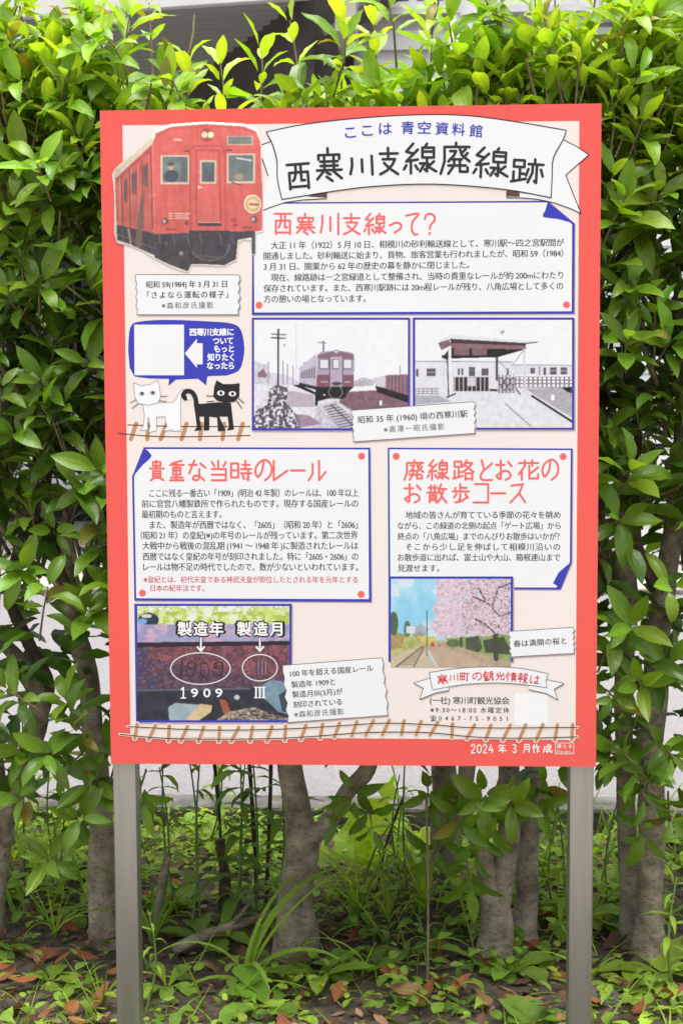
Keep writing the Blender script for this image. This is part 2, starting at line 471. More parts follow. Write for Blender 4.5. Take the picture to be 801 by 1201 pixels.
# card 3
c3 = card([(454.6, 525), (671, 526), (670, 660), (656, 691.5), (455.5, 690.5)],
          [(456.6, 527), (668.8, 528), (667.8, 659), (654, 689), (457.8, 688.5)],
          [(670, 658.5), (655, 671), (648, 684), (653, 687), (652.5, 689.5), (657.5, 691)], [(464.5, 535.2), (660, 535.5)])
q = Print()
for ch, a, b in zip('廃線路とお花の', (473, 500, 530, 562, 580, 607, 634.5), (497.5, 527, 556.5, 578, 601, 632, 655.5)):
    hand(q, ch, a, 538.5, b, 564, 2.5, CORAL, 4)
for ch, a, b in zip('お散歩コース', (473, 499.5, 529.5, 554, 574.5, 597), (494.5, 524.5, 551, 573.5, 593.5, 617)):
    hand(q, ch, a, 566.5, b, 590.5, 2.5, CORAL, 4)
q.done('heading', c3)
q = Print()
for s, x0, y, x1 in (('地域の皆さんが育てている季節の花々を眺め', 475.6, 604.2, 657),
                     ('ながら、この緑道の北側の起点「ケート広場」から'.replace('ケ', 'ゲ'), 466.3, 616.7, 657),
                     ('終点の「八角広場」までのんびりお散歩はいかが？', 466.3, 629.2, 656),
                     ('そこから少し足を伸ばして相模川沿いの', 475.6, 641.5, 656.5),
                     ('お散歩道に出れば、富士山や大山、箱根連山まで', 466.3, 653.8, 656.5),
                     ('見渡せます。', 466.3, 666.4, 515)):
    typeset(q, s, x0, y, x1, 8.8, BLACK, 4)
q.done('body_text', c3)

# title ribbon
top = smooth_path([(312.5, 155), (360, 145.5), (430, 138), (500, 134.6), (550, 136), (605, 143), (663.5, 153)], 4)
rgt = smooth_path([(663.5, 153), (660, 164), (648.5, 185), (647, 207), (646, 232)], 3)
bot = smooth_path([(646, 232), (590, 222), (510, 216), (440, 218.5), (390, 224.5), (331, 234)], 4)
lft = smooth_path([(331, 234), (325.5, 210), (325, 188), (320, 170), (312.5, 155)], 3)
rib = top + rgt[1:] + bot[1:] + lft[1:-1]
tail_r = [(660, 164), (676, 172), (690, 181.7), (663, 205.5), (672, 228), (681, 250.5), (668, 244.5), (650, 238), (630, 233.8), (612, 232.2), (594, 232), (594, 226), (640, 229), (649, 190)]
tail_l = [(318, 166), (303, 171.5), (314.5, 206), (303, 249), (318, 243), (335, 237.5), (355, 234.5), (383, 233), (383, 228), (330, 231), (325, 195)]
pr = Print()
pr.poly(tail_l, WHITE, 5); pr.poly(tail_r, WHITE, 5)
pr.line(tail_r[:11], 1.1, BLACK, 5.5); pr.line([tail_r[10], (594, 225)], 1.1, BLACK, 5.5)
pr.line(tail_l[:3], 1.1, BLACK, 5.5); pr.line(tail_l[3:8] + [(383, 226)], 1.1, BLACK, 5.5)
pr.poly([(360, 230.5), (383, 224), (383, 232)], UMBER, 7); pr.poly([(594, 223), (609, 225), (609, 231), (594, 230.5)], UMBER, 7)
pr.poly(rib, WHITE, 8.2); pr.line(rib, 1.2, BLACK, 9, closed=True)
RIB = pr.done('title_banner', SIGN)
q = Print()
for ch, x0, y0, x1, y1, r in (('西', 336, 191, 365, 223, -.08), ('寒', 370, 172.5, 402, 214, -.04), ('川', 409, 182, 438, 207, -.05), ('支', 444, 172, 468, 206, -.02),
                              ('線', 472, 167, 513, 205, 0), ('廃', 515, 166, 552, 205.5, .0), ('線', 554, 172, 597, 210, .05), ('跡', 598, 185, 638, 215.5, .06)):
    hand(q, ch, x0, y0, x1, y1, 3.3, (44, 42, 46), 10.5, r)
q.done('title_lettering', RIB)
q = Print()
for ch, x0, y0, y1 in (('こ', 404.6, 156, 155), ('こ', 424.5, 153.5, 153), ('は', 444.5, 151.3, 151), ('青', 470.5, 150.3, 150.2), ('空', 490, 150.2, 150.4), ('資', 510.6, 151, 151.4), ('料', 530, 152, 152.6), ('館', 550.4, 153.5, 154.4)):
    typeset(q, ch, x0, y0, x0 + (12.5 if ch == 'こ' else 15), 14.6, BLUE, 10.5, y1=y1, bold=0.014)
q.done('subtitle_lettering', RIB)

# printed photographs with blue frames
def frame(x0, y0, x1, y1, name, x0b=None, x1b=None):
    pr = Print(); x0b = x0 if x0b is None else x0b; x1b = x1 if x1b is None else x1b
    pr.poly([(x0+1.2, y0+1.4), (x1+1.4, y0+1.4), (x1b+1.4, y1+1.6), (x0b+1.2, y1+1.6)], (190, 168, 164), 4.7)
    pr.poly([(x0, y0), (x1, y0), (x1b, y1), (x0b, y1)], BLUE, 5); return pr.done(name, SIGN)

def gb(v, t=(1.0, 0.965, 1.0)): return tuple(v * k for k in t)

# 1: old train at the platform
fr = frame(295.6, 372.6, 480.5, 505, 'framed_photograph')
P = Pic(298.2, 375.2, 478.2, 502.3, 290, 365, 4.005, base=(240, 242, 248))
P.poly([(30, 350), (200, 330), (330, 380), (760, 430), (760, 570), (30, 570)], (222, 222, 232), var=30, f=.06, seed=3)
P.poly([(450, 380), (620, 370), (760, 420), (760, 450), (500, 470), (430, 430)], (132, 100, 112), var=26, f=.12, seed=5)
P.poly([(330, 440), (420, 420), (500, 470), (500, 560), (300, 560)], (205, 200, 212), var=40, f=.14, seed=8)
for k in range(10):
    P.line([(360 + k*9, 450 + k*12), (430 + k*10, 436 + k*12)], 4, (110, 100, 112))
P.line([(395, 440), (520, 560)], 5, (90, 84, 96)); P.line([(420, 432), (600, 560)], 5, (235, 235, 240))
P.poly([(30, 230), (95, 255), (95, 340), (30, 345)], (205, 205, 215), var=25, f=.1); P.poly([(50, 290), (75, 270), (95, 300), (90, 312), (50, 310)], (150, 110, 125))
P.poly([(95, 285), (190, 300), (240, 330), (240, 350), (95, 345)], (214, 210, 226), var=20, f=.12)
P.poly([(185, 375), (310, 380), (318, 450), (185, 450)], (188, 178, 192), var=14, f=.08)
P.poly([(185, 370), (200, 345), (330, 375), (310, 392)], (228, 225, 235))
P.poly([(210, 345), (245, 345), (330, 385), (330, 440), (318, 450), (318, 392)], (25, 22, 28))
P.line([(147, 85), (145, 350)], 6, (44, 38, 44)); P.line([(117, 108), (180, 110)], 3, (60, 55, 60)); P.line([(115, 125), (180, 127)], 4, (60, 55, 60))
P.line([(230, 55), (230, 330)], 1.5, (205, 205, 215)); P.line([(358, 140), (358, 190)], 4, (90, 85, 95)); P.line([(330, 147), (372, 150)], 2, (120, 115, 125))
for x, t in ((168, 235), (190, 250), (216, 255), (100, 240)): P.line([(x, t), (x, 340)], 3, (150, 145, 155))
P.ell(175, 160, 4, 4, (120, 115, 120)); P.ell(270, 243, 7, 4, (140, 130, 140))
P.poly([(243, 268), (325, 200), (330, 355), (245, 335)], (196, 190, 208), var=14, f=.1)
for k in range(6): P.poly([(252+k*12, 285-k*4), (260+k*12, 282-k*4), (260+k*12, 315), (252+k*12, 315)], (120, 112, 126))
P.poly([(243, 335), (330, 355), (330, 372), (243, 348)], (50, 44, 50))
P.poly([(330, 205), (345, 192), (420, 183), (495, 195), (503, 225), (500, 355), (325, 355)], (176, 160, 182), var=10, f=.1)
P.poly([(332, 205), (420, 186), (500, 203), (500, 225), (332, 222)], (136, 104, 120))
P.poly([(328, 298), (385, 298), (385, 355), (326, 355)], (132, 92, 108), var=10, f=.1); P.poly([(450, 298), (500, 298), (500, 355), (450, 355)], (132, 92, 108), var=10, f=.1)
P.rect(388, 215, 447, 350, (188, 172, 192)); P.ell(420, 340, 24, 8, (90, 70, 84))
for x0, x1 in ((338, 385), (400, 433), (450, 492)):
    P.rect(x0, 225, x1, 272, (110, 98, 112)); P.rect(x0+4, 229, x1-4, 268, (226, 228, 236))
for x in (387, 448): P.line([(x, 215), (x, 352)], 2.5, (96, 80, 96))
P.ell(418, 190, 12, 10, (150, 140, 155)); P.ell(418, 190, 6, 5, (235, 235, 240))
P.rect(345, 330, 380, 334, (205, 190, 205)); P.rect(455, 330, 485, 334, (205, 190, 205))
P.poly([(320, 355), (500, 355), (470, 385), (450, 412), (380, 410), (325, 425)], (34, 30, 36), var=22, f=.12)
P.ring(415, 380, 32, 30, 5, (130, 124, 132)); P.line([(455, 368), (462, 405)], 5, (30, 28, 32)); P.ell(362, 393, 5, 5, (220, 220, 225))
P.poly([(592, 318), (660, 300), (755, 296), (755, 412), (700, 400), (610, 382)], (150, 118, 130), var=16, f=.1)
P.poly([(592, 312), (650, 306), (650, 360), (600, 352)], (212, 208, 220)); P.poly([(600, 350), (755, 395), (755, 430), (680, 405), (610, 380)], (36, 32, 38), var=18, f=.1)
for k in range(6): P.line([(662+k*17, 303), (662+k*17, 385)], 3, (90, 66, 80))
P.line([(718, 255), (718, 300)], 3, (150, 145, 155)); P.poly([(500, 330), (545, 310), (600, 325), (590, 350), (500, 355)], (190, 186, 196), var=50, f=.2)
P.rect(620, 418, 632, 442, (245, 245, 250)); P.poly([(215, 480), (290, 490), (350, 530), (240, 548)], (160, 136, 150), var=16, f=.1)
g = fbm(P.X*.11, P.Y*.11, 21); bush = P.inside([(30, 470), (95, 440), (105, 370), (140, 345), (190, 360), (185, 430), (240, 500), (250, 560), (30, 560)])
P.put(bush & (g > .44), (92, 84, 96), var=60, f=.3); P.put(bush & (g <= .44), (232, 230, 238))
P.build('photo_print', fr, 6)

# 2: station shelter
fr = frame(484, 372.5, 673, 504, 'framed_photograph')
P = Pic(486.8, 375.2, 670.3, 501.6, 480, 365, 4.005, base=(240, 242, 247))
P.rect(20, 235, 480, 392, (226, 227, 236), var=6, f=.05); P.rect(480, 252, 765, 300, (222, 222, 230), var=8, f=.05)
P.line([(20, 235), (480, 238)], 3, (150, 148, 158)); P.line([(480, 252), (765, 254)], 3, (170, 168, 178))
P.poly([(20, 362), (480, 365), (765, 330), (765, 570), (20, 570)], (226, 226, 234), var=14, f=.07, seed=4)
P.poly([(20, 395), (140, 398), (200, 425), (20, 440)], (176, 176, 186), var=30, f=.2); P.poly([(545, 365), (765, 355), (765, 500), (600, 400)], (176, 174, 184), var=34, f=.22)
for x0, y0, x1, y1 in ((80, 270, 124, 305), (30, 272, 42, 306), (278, 262, 308, 305), (337, 268, 372, 302), (228, 270, 236, 300), (243, 270, 252, 300), (455, 268, 466, 300), (568, 266, 588, 292), (628, 265, 640, 300), (660, 265, 690, 298), (710, 265, 740, 298)):
    P.rect(x0, y0, x1, y1, (98, 92, 102), var=20, f=.15)
P.rect(80, 286, 124, 289, (225, 225, 232)); P.rect(660, 279, 690, 282, (225, 225, 232)); P.rect(710, 279, 740, 282, (225, 225, 232)); P.line([(610, 262), (610, 300)], 3, (120, 116, 126))
P.rect(497, 308, 765, 358, (120, 116, 126))
for k in range(13): P.rect(500 + k*21, 310, 514 + k*21, 320, (245, 245, 250)); P.rect(500 + k*21, 325, 514 + k*21, 337, (245, 245, 250)); P.rect(500 + k*21, 343, 514 + k*21, 356, (240, 240, 246))
P.rect(25, 362, 140, 390, (150, 146, 156))
for k in range(6): P.rect(28 + k*20, 366, 42 + k*20, 374, (240, 240, 245)); P.rect(28 + k*20, 378, 42 + k*20, 386, (240, 240, 245))
P.poly([(190, 172), (540, 180), (412, 216), (190, 222), (152, 222)], (38, 32, 36), var=8, f=.1)
P.poly([(135, 150), (185, 128), (196, 160), (150, 183)], (132, 100, 108)); P.poly([(192, 130), (545, 148), (545, 180), (196, 172)], (70, 52, 58), var=14, f=.1)
P.poly([(196, 150), (545, 162), (545, 180), (196, 172)], (138, 106, 114)); P.poly([(130, 148), (188, 108), (600, 144), (545, 152), (192, 132)], (226, 228, 234)); P.line([(192, 132), (545, 152), (600, 145)], 3, (60, 56, 62))
for x0 in (208, 292): P.rect(x0, 173, x0+73, 208, (126, 100, 104), var=40, f=.3)
P.line([(410, 215), (410, 322)], 8, (52, 48, 54)); P.line([(538, 180), (542, 390)], 8, (214, 214, 222)); P.line([(190, 170), (190, 400)], 13, (232, 233, 240)); P.line([(178, 225), (184, 402)], 4, (70, 66, 74))
P.line([(535, 185), (485, 250)], 2, (150, 148, 156)); P.line([(415, 230), (470, 290)], 2, (150, 148, 156)); P.line([(157, 212), (175, 222)], 10, (40, 36, 40)); P.line([(160, 222), (160, 362)], 3, (215, 215, 224))
P.rect(208, 310, 372, 375, (60, 48, 54), var=16, f=.1); P.rect(275, 312, 310, 352, (210, 210, 218)); P.line([(240, 360), (410, 372)], 8, (44, 38, 42)); P.line([(372, 312), (372, 370)], 5, (90, 84, 92))
for k in range(9): P.line([(213 + k*20, 310), (213 + k*20, 388)], 3, (222, 222, 230))
P.rect(415, 310, 497, 384, (196, 194, 204))
for k in range(5):
    P.ring(430 + k*14, 330 + (k % 2)*25, 12, 16, 4, (74, 70, 78))
    P.line([(420 + k*17, 300), (420 + k*17, 384)], 2.5, (84, 80, 88))
P.line([(575, 398), (765, 520)], 8, (34, 30, 34)); P.line([(450, 435), (570, 540)], 4, (150, 148, 158)); P.poly([(715, 360), (760, 355), (760, 385), (740, 378)], (34, 30, 34)); P.rect(665, 392, 680, 418, (250, 250, 252))
P.line([(440, 90), (432, 108)], 3, (110, 108, 116)); P.line([(424, 96), (448, 100)], 2, (120, 118, 124)); P.line([(500, 365), (520, 390)], 4, (60, 56, 62)); P.line([(175, 405), (215, 388)], 5, (60, 56, 62))
P.build('photo_print', fr, 6)

# 3: the stamped rail
fr = frame(158, 708, 342.3, 847.2, 'framed_photograph', 160, 341.8)
P = Pic(161.5, 710.7, 339.6, 844.6, 120, 700, 3.48, base=(60, 60, 66))
P.rect(0, 0, 801, 115, (205, 222, 120), f=.03, c2=(236, 238, 225), seed=6); g = fbm(P.X*.05, P.Y*.06, 9); P.put((P.Y < 112) & (g > .52), (176, 200, 84)); P.put((P.Y < 60) & (g > .6), (240, 240, 236))
P.ell(190, 95, 42, 30, (44, 56, 78), var=14, f=.1); P.ell(182, 78, 22, 8, (214, 214, 220)); P.ell(165, 100, 20, 12, (120, 170, 220))
P.poly([(140, 112), (780, 112), (780, 180), (140, 190)], (176, 178, 212), f=.02, c2=(150, 148, 186)); g = fbm(P.X*.035, P.Y*.05, 12); P.put(P.inside([(140, 115), (780, 115), (780, 180), (140, 185)]) & (g > .58), (206, 170, 196))
P.poly([(140, 186), (780, 180), (780, 210), (140, 214)], (44, 32, 46)); P.poly([(140, 206), (780, 196), (780, 372), (140, 380)], (118, 70, 84), var=30, f=.05, seed=15)
P.put(P.inside([(140, 206), (780, 196), (780, 372), (140, 380)]) & (fbm(P.X*.03, P.Y*.04, 17) > .55), (150, 86, 92), var=20, f=.12)
P.put(P.inside([(140, 240), (430, 300), (780, 330), (780, 376), (140, 384)]), (84, 64, 88), var=34, f=.07, seed=18); P.put(P.inside([(140, 210), (200, 208), (230, 380), (140, 380)]) & (fbm(P.X*.03, P.Y*.05, 3) > .45), (70, 68, 104), var=20, f=.1)
g = fbm(P.X*.22, P.Y*.22, 4); P.put(P.inside([(140, 206), (780, 196), (780, 372), (140, 380)]) & (g > .64), (84, 54, 66)); P.put(P.inside([(140, 206), (780, 196), (780, 372), (140, 380)]) & (g < .34), (148, 104, 112))
P.poly([(140, 378), (780, 366), (780, 520), (140, 520)], (38, 40, 52), f=.04, c2=(54, 56, 72)); P.line([(140, 382), (600, 374)], 6, (98, 98, 118))
DK, LT_ = (58, 38, 54), (172, 142, 162)
for cx in (365, 475):
    P.ring(cx-2, 277, 17, 14, 2, LT_); P.ring(cx, 279, 17, 14, 6, DK); P.line([(cx+17, 278), (cx+17, 300), (cx+10, 318), (cx-4, 326), (cx-16, 318)], 6, DK)
P.ring(416, 295, 17, 30, 2, LT_); P.ring(418, 297, 17, 30, 6, DK)
P.line([(325, 265), (325, 325)], 7, (64, 44, 60))
for x in (632, 648, 662): P.line([(x, 260), (x, 315)], 5, (74, 54, 74)); P.line([(x+5, 260), (x+5, 315)], 2, (176, 150, 168))
P.poly([(270, 450), (300, 432), (400, 440), (370, 505), (275, 508)], (158, 178, 186), var=16, f=.05); P.poly([(340, 500), (400, 436), (450, 442), (445, 470), (390, 508)], (216, 190, 150), var=18, f=.05)
P.poly([(478, 418), (505, 420), (525, 465), (515, 485), (495, 475)], (166, 92, 62), var=10, f=.08); P.ell(550, 410, 12, 10, (196, 204, 204))
P.poly([(470, 500), (520, 468), (620, 450), (700, 480), (775, 500), (775, 520), (470, 520)], (206, 190, 166), f=.08, c2=(120, 110, 100), seed=23); P.put(P.inside([(470, 520), (540, 470), (690, 455), (780, 510)]) & (fbm(P.X*.12, P.Y*.2, 31) > .56), (60, 56, 60))
P.poly([(636, 370), (690, 338), (735, 345), (780, 400), (760, 480), (720, 470), (680, 430), (640, 400)], (122, 150, 168), var=26, f=.05, seed=2); P.poly([(720, 400), (750, 380), (760, 470), (735, 468)], (58, 72, 84))
P.build('photo_print', fr, 6)
q = Print(); ph = zz(120, 700, 3.48)
for s, x0, x1 in (('製造年', 209, 262), ('製造月', 278.5, 331)):
    typeset(q, s, x0-1.6, 737.7, x1+1.6, 16.5, (20, 20, 26), 7.5, bold=0.1); typeset(q, s, x0, 737.7, x1, 16, (252, 252, 252), 8.8, bold=0.025)
for x in (236, 305):
    q.line([(x, 748), (x, 763)], 3.6, (30, 30, 34), 7.5)
    for w, c, l in ((2.0, (250, 250, 250), 9),): q.line([(x, 748), (x, 763)], w, c, l); q.line([(x-4, 758.5), (x, 763.5), (x+4, 758.5)], w, c, l)
for cx, cy, rx, ry in ((235.5, 784, 35, 18.5), (305, 783, 20.5, 15.5)):
    q.line([(cx + rx*math.cos(t), cy + ry*math.sin(t)) for t in np.linspace(0, 2*math.pi, 33)], 1.3, (235, 228, 228), 8)
q.line([(213, 808.5), (215.5, 806.3), (215.5, 818.5)], 1.7, (250, 250, 250), 8); q.line([(213, 818.5), (218, 818.5)], 1.4, (250, 250, 250), 8)
for ch, x in zip('909', (224.5, 239, 253)): typeset(q, ch, x, 812.3, x + 8, 13, (250, 250, 250), 8, bold=0.02)
for x in (300.5, 305, 309.5): q.line([(x, 806), (x, 818)], 2, (250, 250, 250), 8)
q.line([(298.5, 806), (311.5, 806)], 1, (250, 250, 250), 8); q.line([(298.5, 818), (311.5, 818)], 1, (250, 250, 250), 8)
q.done('photo_lettering', fr)

# 4: cherry blossom path
fr = frame(455.5, 676, 601.3, 776, 'framed_photograph')
P = Pic(458.4, 678.8, 598.6, 782.4, 445, 660, 3.023, base=(150, 214, 240))
P.put(P.Y < 270, (132, 206, 240), f=.012, c2=(186, 228, 244)); P.put((P.Y < 120) & (fbm(P.X*.02, P.Y*.03, 5) > .52), (206, 232, 242))
P.poly([(40, 280), (470, 270), (470, 372), (40, 372)], (188, 160, 134), var=10, f=.05)
P.poly([(40, 250), (150, 255), (175, 300), (60, 360), (40, 372)], (142, 158, 78), f=.07, c2=(196, 190, 110), seed=3); P.poly([(40, 240), (90, 255), (80, 300), (40, 310)], (160, 136, 78), var=20, f=.1)
P.poly([(40, 330), (140, 295), (170, 300), (180, 372), (50, 372)], (196, 180, 150), var=16, f=.1); P.line([(60, 368), (150, 298)], 5, (96, 88, 76)); P.line([(120, 370), (158, 298)], 4, (106, 96, 84))
for k in range(9): P.line([(78+k*7, 360-k*7), (118+k*4, 360-k*7)], 2.5, (150, 136, 112))
P.poly([(165, 305), (210, 372), (185, 372), (160, 315)], (180, 182, 176)); P.line([(168, 305), (205, 370)], 3, (225, 225, 220))
P.ell(50, 215, 16, 42, (54, 84, 58), var=16, f=.1); P.ell(98, 235, 12, 30, (70, 106, 84), var=16, f=.1)
for a in range(-4, 5): P.line([(145, 285), (145 + a*7, 215 + abs(a)*5)], 1.5, (136, 118, 124))
P.rect(95, 225, 125, 250, (216, 220, 226)); P.poly([(130, 258), (200, 262), (200, 285), (150, 290)], (196, 190, 90), var=20, f=.1)
P.line([(168, 170), (168, 330)], 2.5, (74, 78, 82)); P.rect(182, 282, 194, 298, (200, 52, 44)); P.rect(208, 284, 215, 298, (90, 80, 90))
P.poly([(230, 268), (470, 250), (470, 372), (440, 365), (300, 310)], (118, 156, 70), var=24, f=.1); P.poly([(200, 282), (300, 300), (470, 352), (470, 372), (420, 372), (230, 300)], (166, 150, 116), var=16, f=.1)
P.poly([(305, 268), (350, 258), (365, 300), (350, 318), (305, 305)], (52, 66, 38), var=18, f=.14); P.poly([(365, 275), (440, 262), (460, 300), (460, 325), (375, 318)], (44, 56, 36), var=18, f=.14); P.ell(262, 285, 26, 14, (70, 96, 44), var=16, f=.15)
P.line([(413, 340), (410, 260), (425, 190), (400, 130)], 16, (50, 40, 40)); P.line([(290, 295), (288, 250)], 9, (70, 56, 54)); P.line([(345, 290), (342, 190)], 4, (66, 54, 52))
bl = P.inside([(200, 62), (300, 50), (470, 50), (470, 262), (420, 250), (380, 262), (320, 255), (270, 268), (205, 262), (178, 230), (200, 190), (185, 165), (205, 130)])
g = fbm(P.X*.09, P.Y*.09, 44); h = fbm(P.X*.3, P.Y*.3, 50)
P.put(bl & (g > .30), (222, 194, 212), f=.16, c2=(178, 158, 170), seed=8); P.put(bl & (h > .58), (236, 218, 230)); P.put(bl & (h < .38) & (P.X > 290), (128, 112, 122))
for pts in ([(425, 190), (380, 140), (330, 120)], [(425, 190), (450, 180), (470, 176)], [(400, 150), (420, 90), (470, 70)], [(380, 142), (350, 90)], [(410, 250), (370, 215), (340, 200)]): P.line(pts, 4, (58, 46, 48))
P.put(bl & (fbm(P.X*.2, P.Y*.2, 61) > .6), (228, 200, 218))
P.C = P.C*.86 + np.array([228, 222, 222])*.14
P.build('photo_print', fr, 6.2)

# 5: cut-out of the red train
P = Pic(126, 140, 314, 322, 110, 110, 3.641, base=(248, 244, 240))
outline = [(78, 345), (90, 320), (245, 185), (262, 148), (330, 128), (480, 118), (640, 126), (700, 146), (718, 200), (724, 430), (726, 590), (695, 598), (694, 690), (676, 690), (670, 628), (640, 625), (620, 640), (612, 712), (560, 740), (470, 735), (420, 735), (405, 768), (330, 742), (262, 708), (205, 672), (150, 650), (100, 640), (88, 600), (86, 400)]
P.A = P.inside(outline)
P.poly([(92, 345), (250, 200), (268, 600), (100, 570)], (206, 84, 80), var=12, f=.03)
P.poly([(88, 350), (92, 330), (250, 185), (262, 205), (200, 262), (96, 362)], (226, 208, 186), var=8, f=.05)
P.poly([(96, 362), (250, 225), (252, 240), (96, 376)], (176, 62, 62))
for x0, x1, yt in ((130, 146, 368), (163, 186, 335), (212, 234, 300)): P.poly([(x0, yt+8), (x1, yt-8), (x1, yt+100), (x0, yt+90)], (120, 62, 66)); P.poly([(x0+4, yt+14), (x1-3, yt+2), (x1-3, yt+60), (x0+4, yt+62)], (84, 66, 74))
for x, y0 in ((120, 350), (154, 320), (207, 285), (246, 250)): P.line([(x, y0), (x+6, 575)], 3, (120, 40, 42))
for x, y0 in ((112, 350), (160, 315), (190, 300)): P.line([(x, y0), (x+4, 570)], 1.6, (232, 140, 128))
P.poly([(100, 560), (268, 598), (262, 690), (205, 665), (150, 640), (102, 625)], (40, 40, 52), var=20, f=.08)
P.poly([(207, 425), (218, 425), (205, 655), (176, 655), (190, 540)], (106, 82, 66)); P.line([(150, 580), (160, 640)], 8, (170, 146, 112)); P.line([(122, 575), (128, 630)], 5, (84, 76, 72))
P.poly([(255, 205), (268, 170), (330, 142), (480, 130), (640, 140), (692, 160), (712, 205), (722, 440), (720, 585), (480, 592), (266, 600), (255, 400)], (212, 80, 76), var=9, f=.025)
P.poly([(262, 172), (330, 142), (480, 130), (640, 140), (700, 166), (690, 172), (640, 152), (480, 142), (330, 154), (272, 186)], (196, 70, 68))
P.ell(487, 176, 32, 32, (190, 66, 64)); P.ell(487, 176, 28, 27, (150, 56, 56)); P.ell(474, 176, 13, 14, (240, 226, 186)); P.ell(501, 176, 13, 14, (240, 226, 186))
P.rect(570, 180, 680, 220, (206, 180, 160)); P.rect(575, 184, 676, 216, (96, 112, 108), var=14, f=.06)
for x0, x1, y0, y1 in ((287, 410, 262, 386), (569, 690, 256, 382)):
    P.rect(x0, y0, x1, y1, (222, 200, 178)); P.rect(x0+8, y0+7, x1-8, y1-8, (86, 104, 108), var=16, f=.04)
P.rect(300, 300, 400, 330, (100, 118, 122)); P.ell(331, 312, 13, 15, (196, 150, 124)); P.ell(331, 300, 16, 9, (52, 64, 80)); P.ell(333, 352, 32, 26, (44, 56, 76)); P.rect(372, 275, 400, 375, (70, 86, 92), var=14, f=.08)
P.line([(612, 275), (672, 285)], 6, (206, 214, 214)); P.ell(622, 355, 20, 14, (150, 130, 112)); P.line([(590, 378), (632, 392)], 3, (60, 50, 52))
P.line([(415, 590), (412, 250), (425, 225), (545, 222), (562, 250), (565, 590)], 5, (176, 56, 58)); P.line([(440, 570), (440, 242), (538, 242), (542, 570)], 3, (150, 44, 48)); P.rect(443, 245, 536, 552, (214, 84, 80), var=6, f=.03)
P.rect(455, 284, 524, 384, (218, 190, 172)); P.rect(462, 292, 517, 376, (62, 78, 88), var=14, f=.06); P.poly([(446, 392), (468, 400), (446, 408)], (236, 210, 196)); P.rect(447, 552, 546, 566, (50, 32, 36)); P.rect(447, 548, 546, 552, (232, 160, 148))
P.ell(679, 471, 37, 40, (240, 236, 228)); P.ell(680, 471, 31, 33, (222, 190, 96)); P.ell(681, 472, 24, 18, (240, 222, 190)); P.line([(668, 472), (700, 474)], 9, (204, 70, 60)); P.ring(680, 471, 28, 30, 2, (120, 120, 70))
P.ell(305, 545, 13, 14, (70, 40, 44)); P.ell(303, 545, 8, 9, (170, 172, 176)); P.ell(684, 536, 14, 14, (70, 40, 44)); P.ell(682, 536, 9, 9, (170, 172, 176))
for y in (512, 522, 532): P.line([(322, y), (336, y)], 3, (236, 200, 190)); P.line([(348, y), (400 + (y % 3)*6, y)], 4, (232, 186, 178))
P.rect(343, 194, 376, 201, (236, 206, 190)); P.line([(312, 578), (350, 580)], 5, (130, 40, 44)); P.line([(640, 570), (672, 572)], 5, (130, 40, 44)); P.ell(598, 540, 14, 10, (170, 54, 56)); P.ell(398, 553, 8, 11, (130, 44, 50)); P.ell(605, 562, 12, 6, (150, 46, 50))
P.line([(388, 245), (410, 245)], 4, (90, 30, 34)); P.line([(565, 242), (590, 242)], 4, (90, 30, 34)); P.line([(240, 435), (268, 434)], 2.5, (226, 130, 120)); P.line([(252, 215), (262, 598)], 2.5, (228, 120, 112))
P.poly([(258, 600), (480, 592), (690, 586), (690, 610), (615, 625), (608, 706), (560, 732), (470, 728), (418, 728), (402, 758), (330, 732), (262, 700)], (38, 40, 54), var=22, f=.05); P.rect(676, 588, 690, 684, (52, 56, 70))
P.ring(497, 650, 82, 62, 6, (88, 92, 104)); P.rect(410, 585, 580, 640, (34, 34, 46), var=12, f=.08); P.ell(375, 682, 9, 9, (130, 132, 140)); P.ell(300, 650, 26, 36, (28, 30, 40)); P.ell(310, 640, 10, 10, (64, 66, 80))
for x in (280, 340, 400, 455, 540, 590): P.line([(x, 602), (x + 6, 640)], 6, (66, 68, 82)); P.line([(x+20, 640), (x+14, 690)], 7, (22, 24, 32))
P.line([(430, 690), (560, 700)], 5, (70, 74, 86)); P.line([(100, 600), (260, 660)], 3, (92, 92, 102))
shade = 1 + .10*np.clip((420 - P.Y)/300, -1, 1) - .10*(fbm(P.X*.012, P.Y*.03, 91) - .5) - .16*np.clip((300 - P.X)/220, 0, 1)*(P.X < 262)
streak = (fbm(P.X*.09, P.Y*.012, 93) - .5)*.22*((P.Y > 140) & (P.Y < 590))
P.C = P.C*(shade + streak)[..., None]
P.C = P.C*0.80 + np.array([250, 226, 208])*0.20
P.build('train_cutout', SIGN, 9)

# caption strips
def strip(tl, tr, br, bl, seed):
    pr = Print(); L = torn(bl, tl, seed); R = torn(tr, br, seed + 50)
    pts = L + R
    pr.poly([(x+1.3, y+1.5) for x, y in pts], (176, 158, 154), 7.2); pr.poly(pts, WHITE, 7.8); pr.line(pts, 0.7, GREY, 8.2, closed=True)
    return pr.done('caption_strip', SIGN)
LIGHT = (122, 120, 124)
s_ = strip((160, 322), (280.5, 322.5), (280, 369), (161, 369), 3); q = Print()
typeset(q, '昭和 59(1984) 年 3 月 31 日', 172, 334, 266.5, 8.2, BLACK, 9.6); typeset(q, '「さよなら運転の様子」', 173, 346.2, 268, 8.4, BLACK, 9.6); typeset(q, '※森和彦氏撮影', 190, 358.5, 250.5, 7.8, LIGHT, 9.6); q.done('caption_text', s_)
s_ = strip((412.5, 481.3), (555.5, 471), (557, 508), (414.5, 518), 4); q = Print()
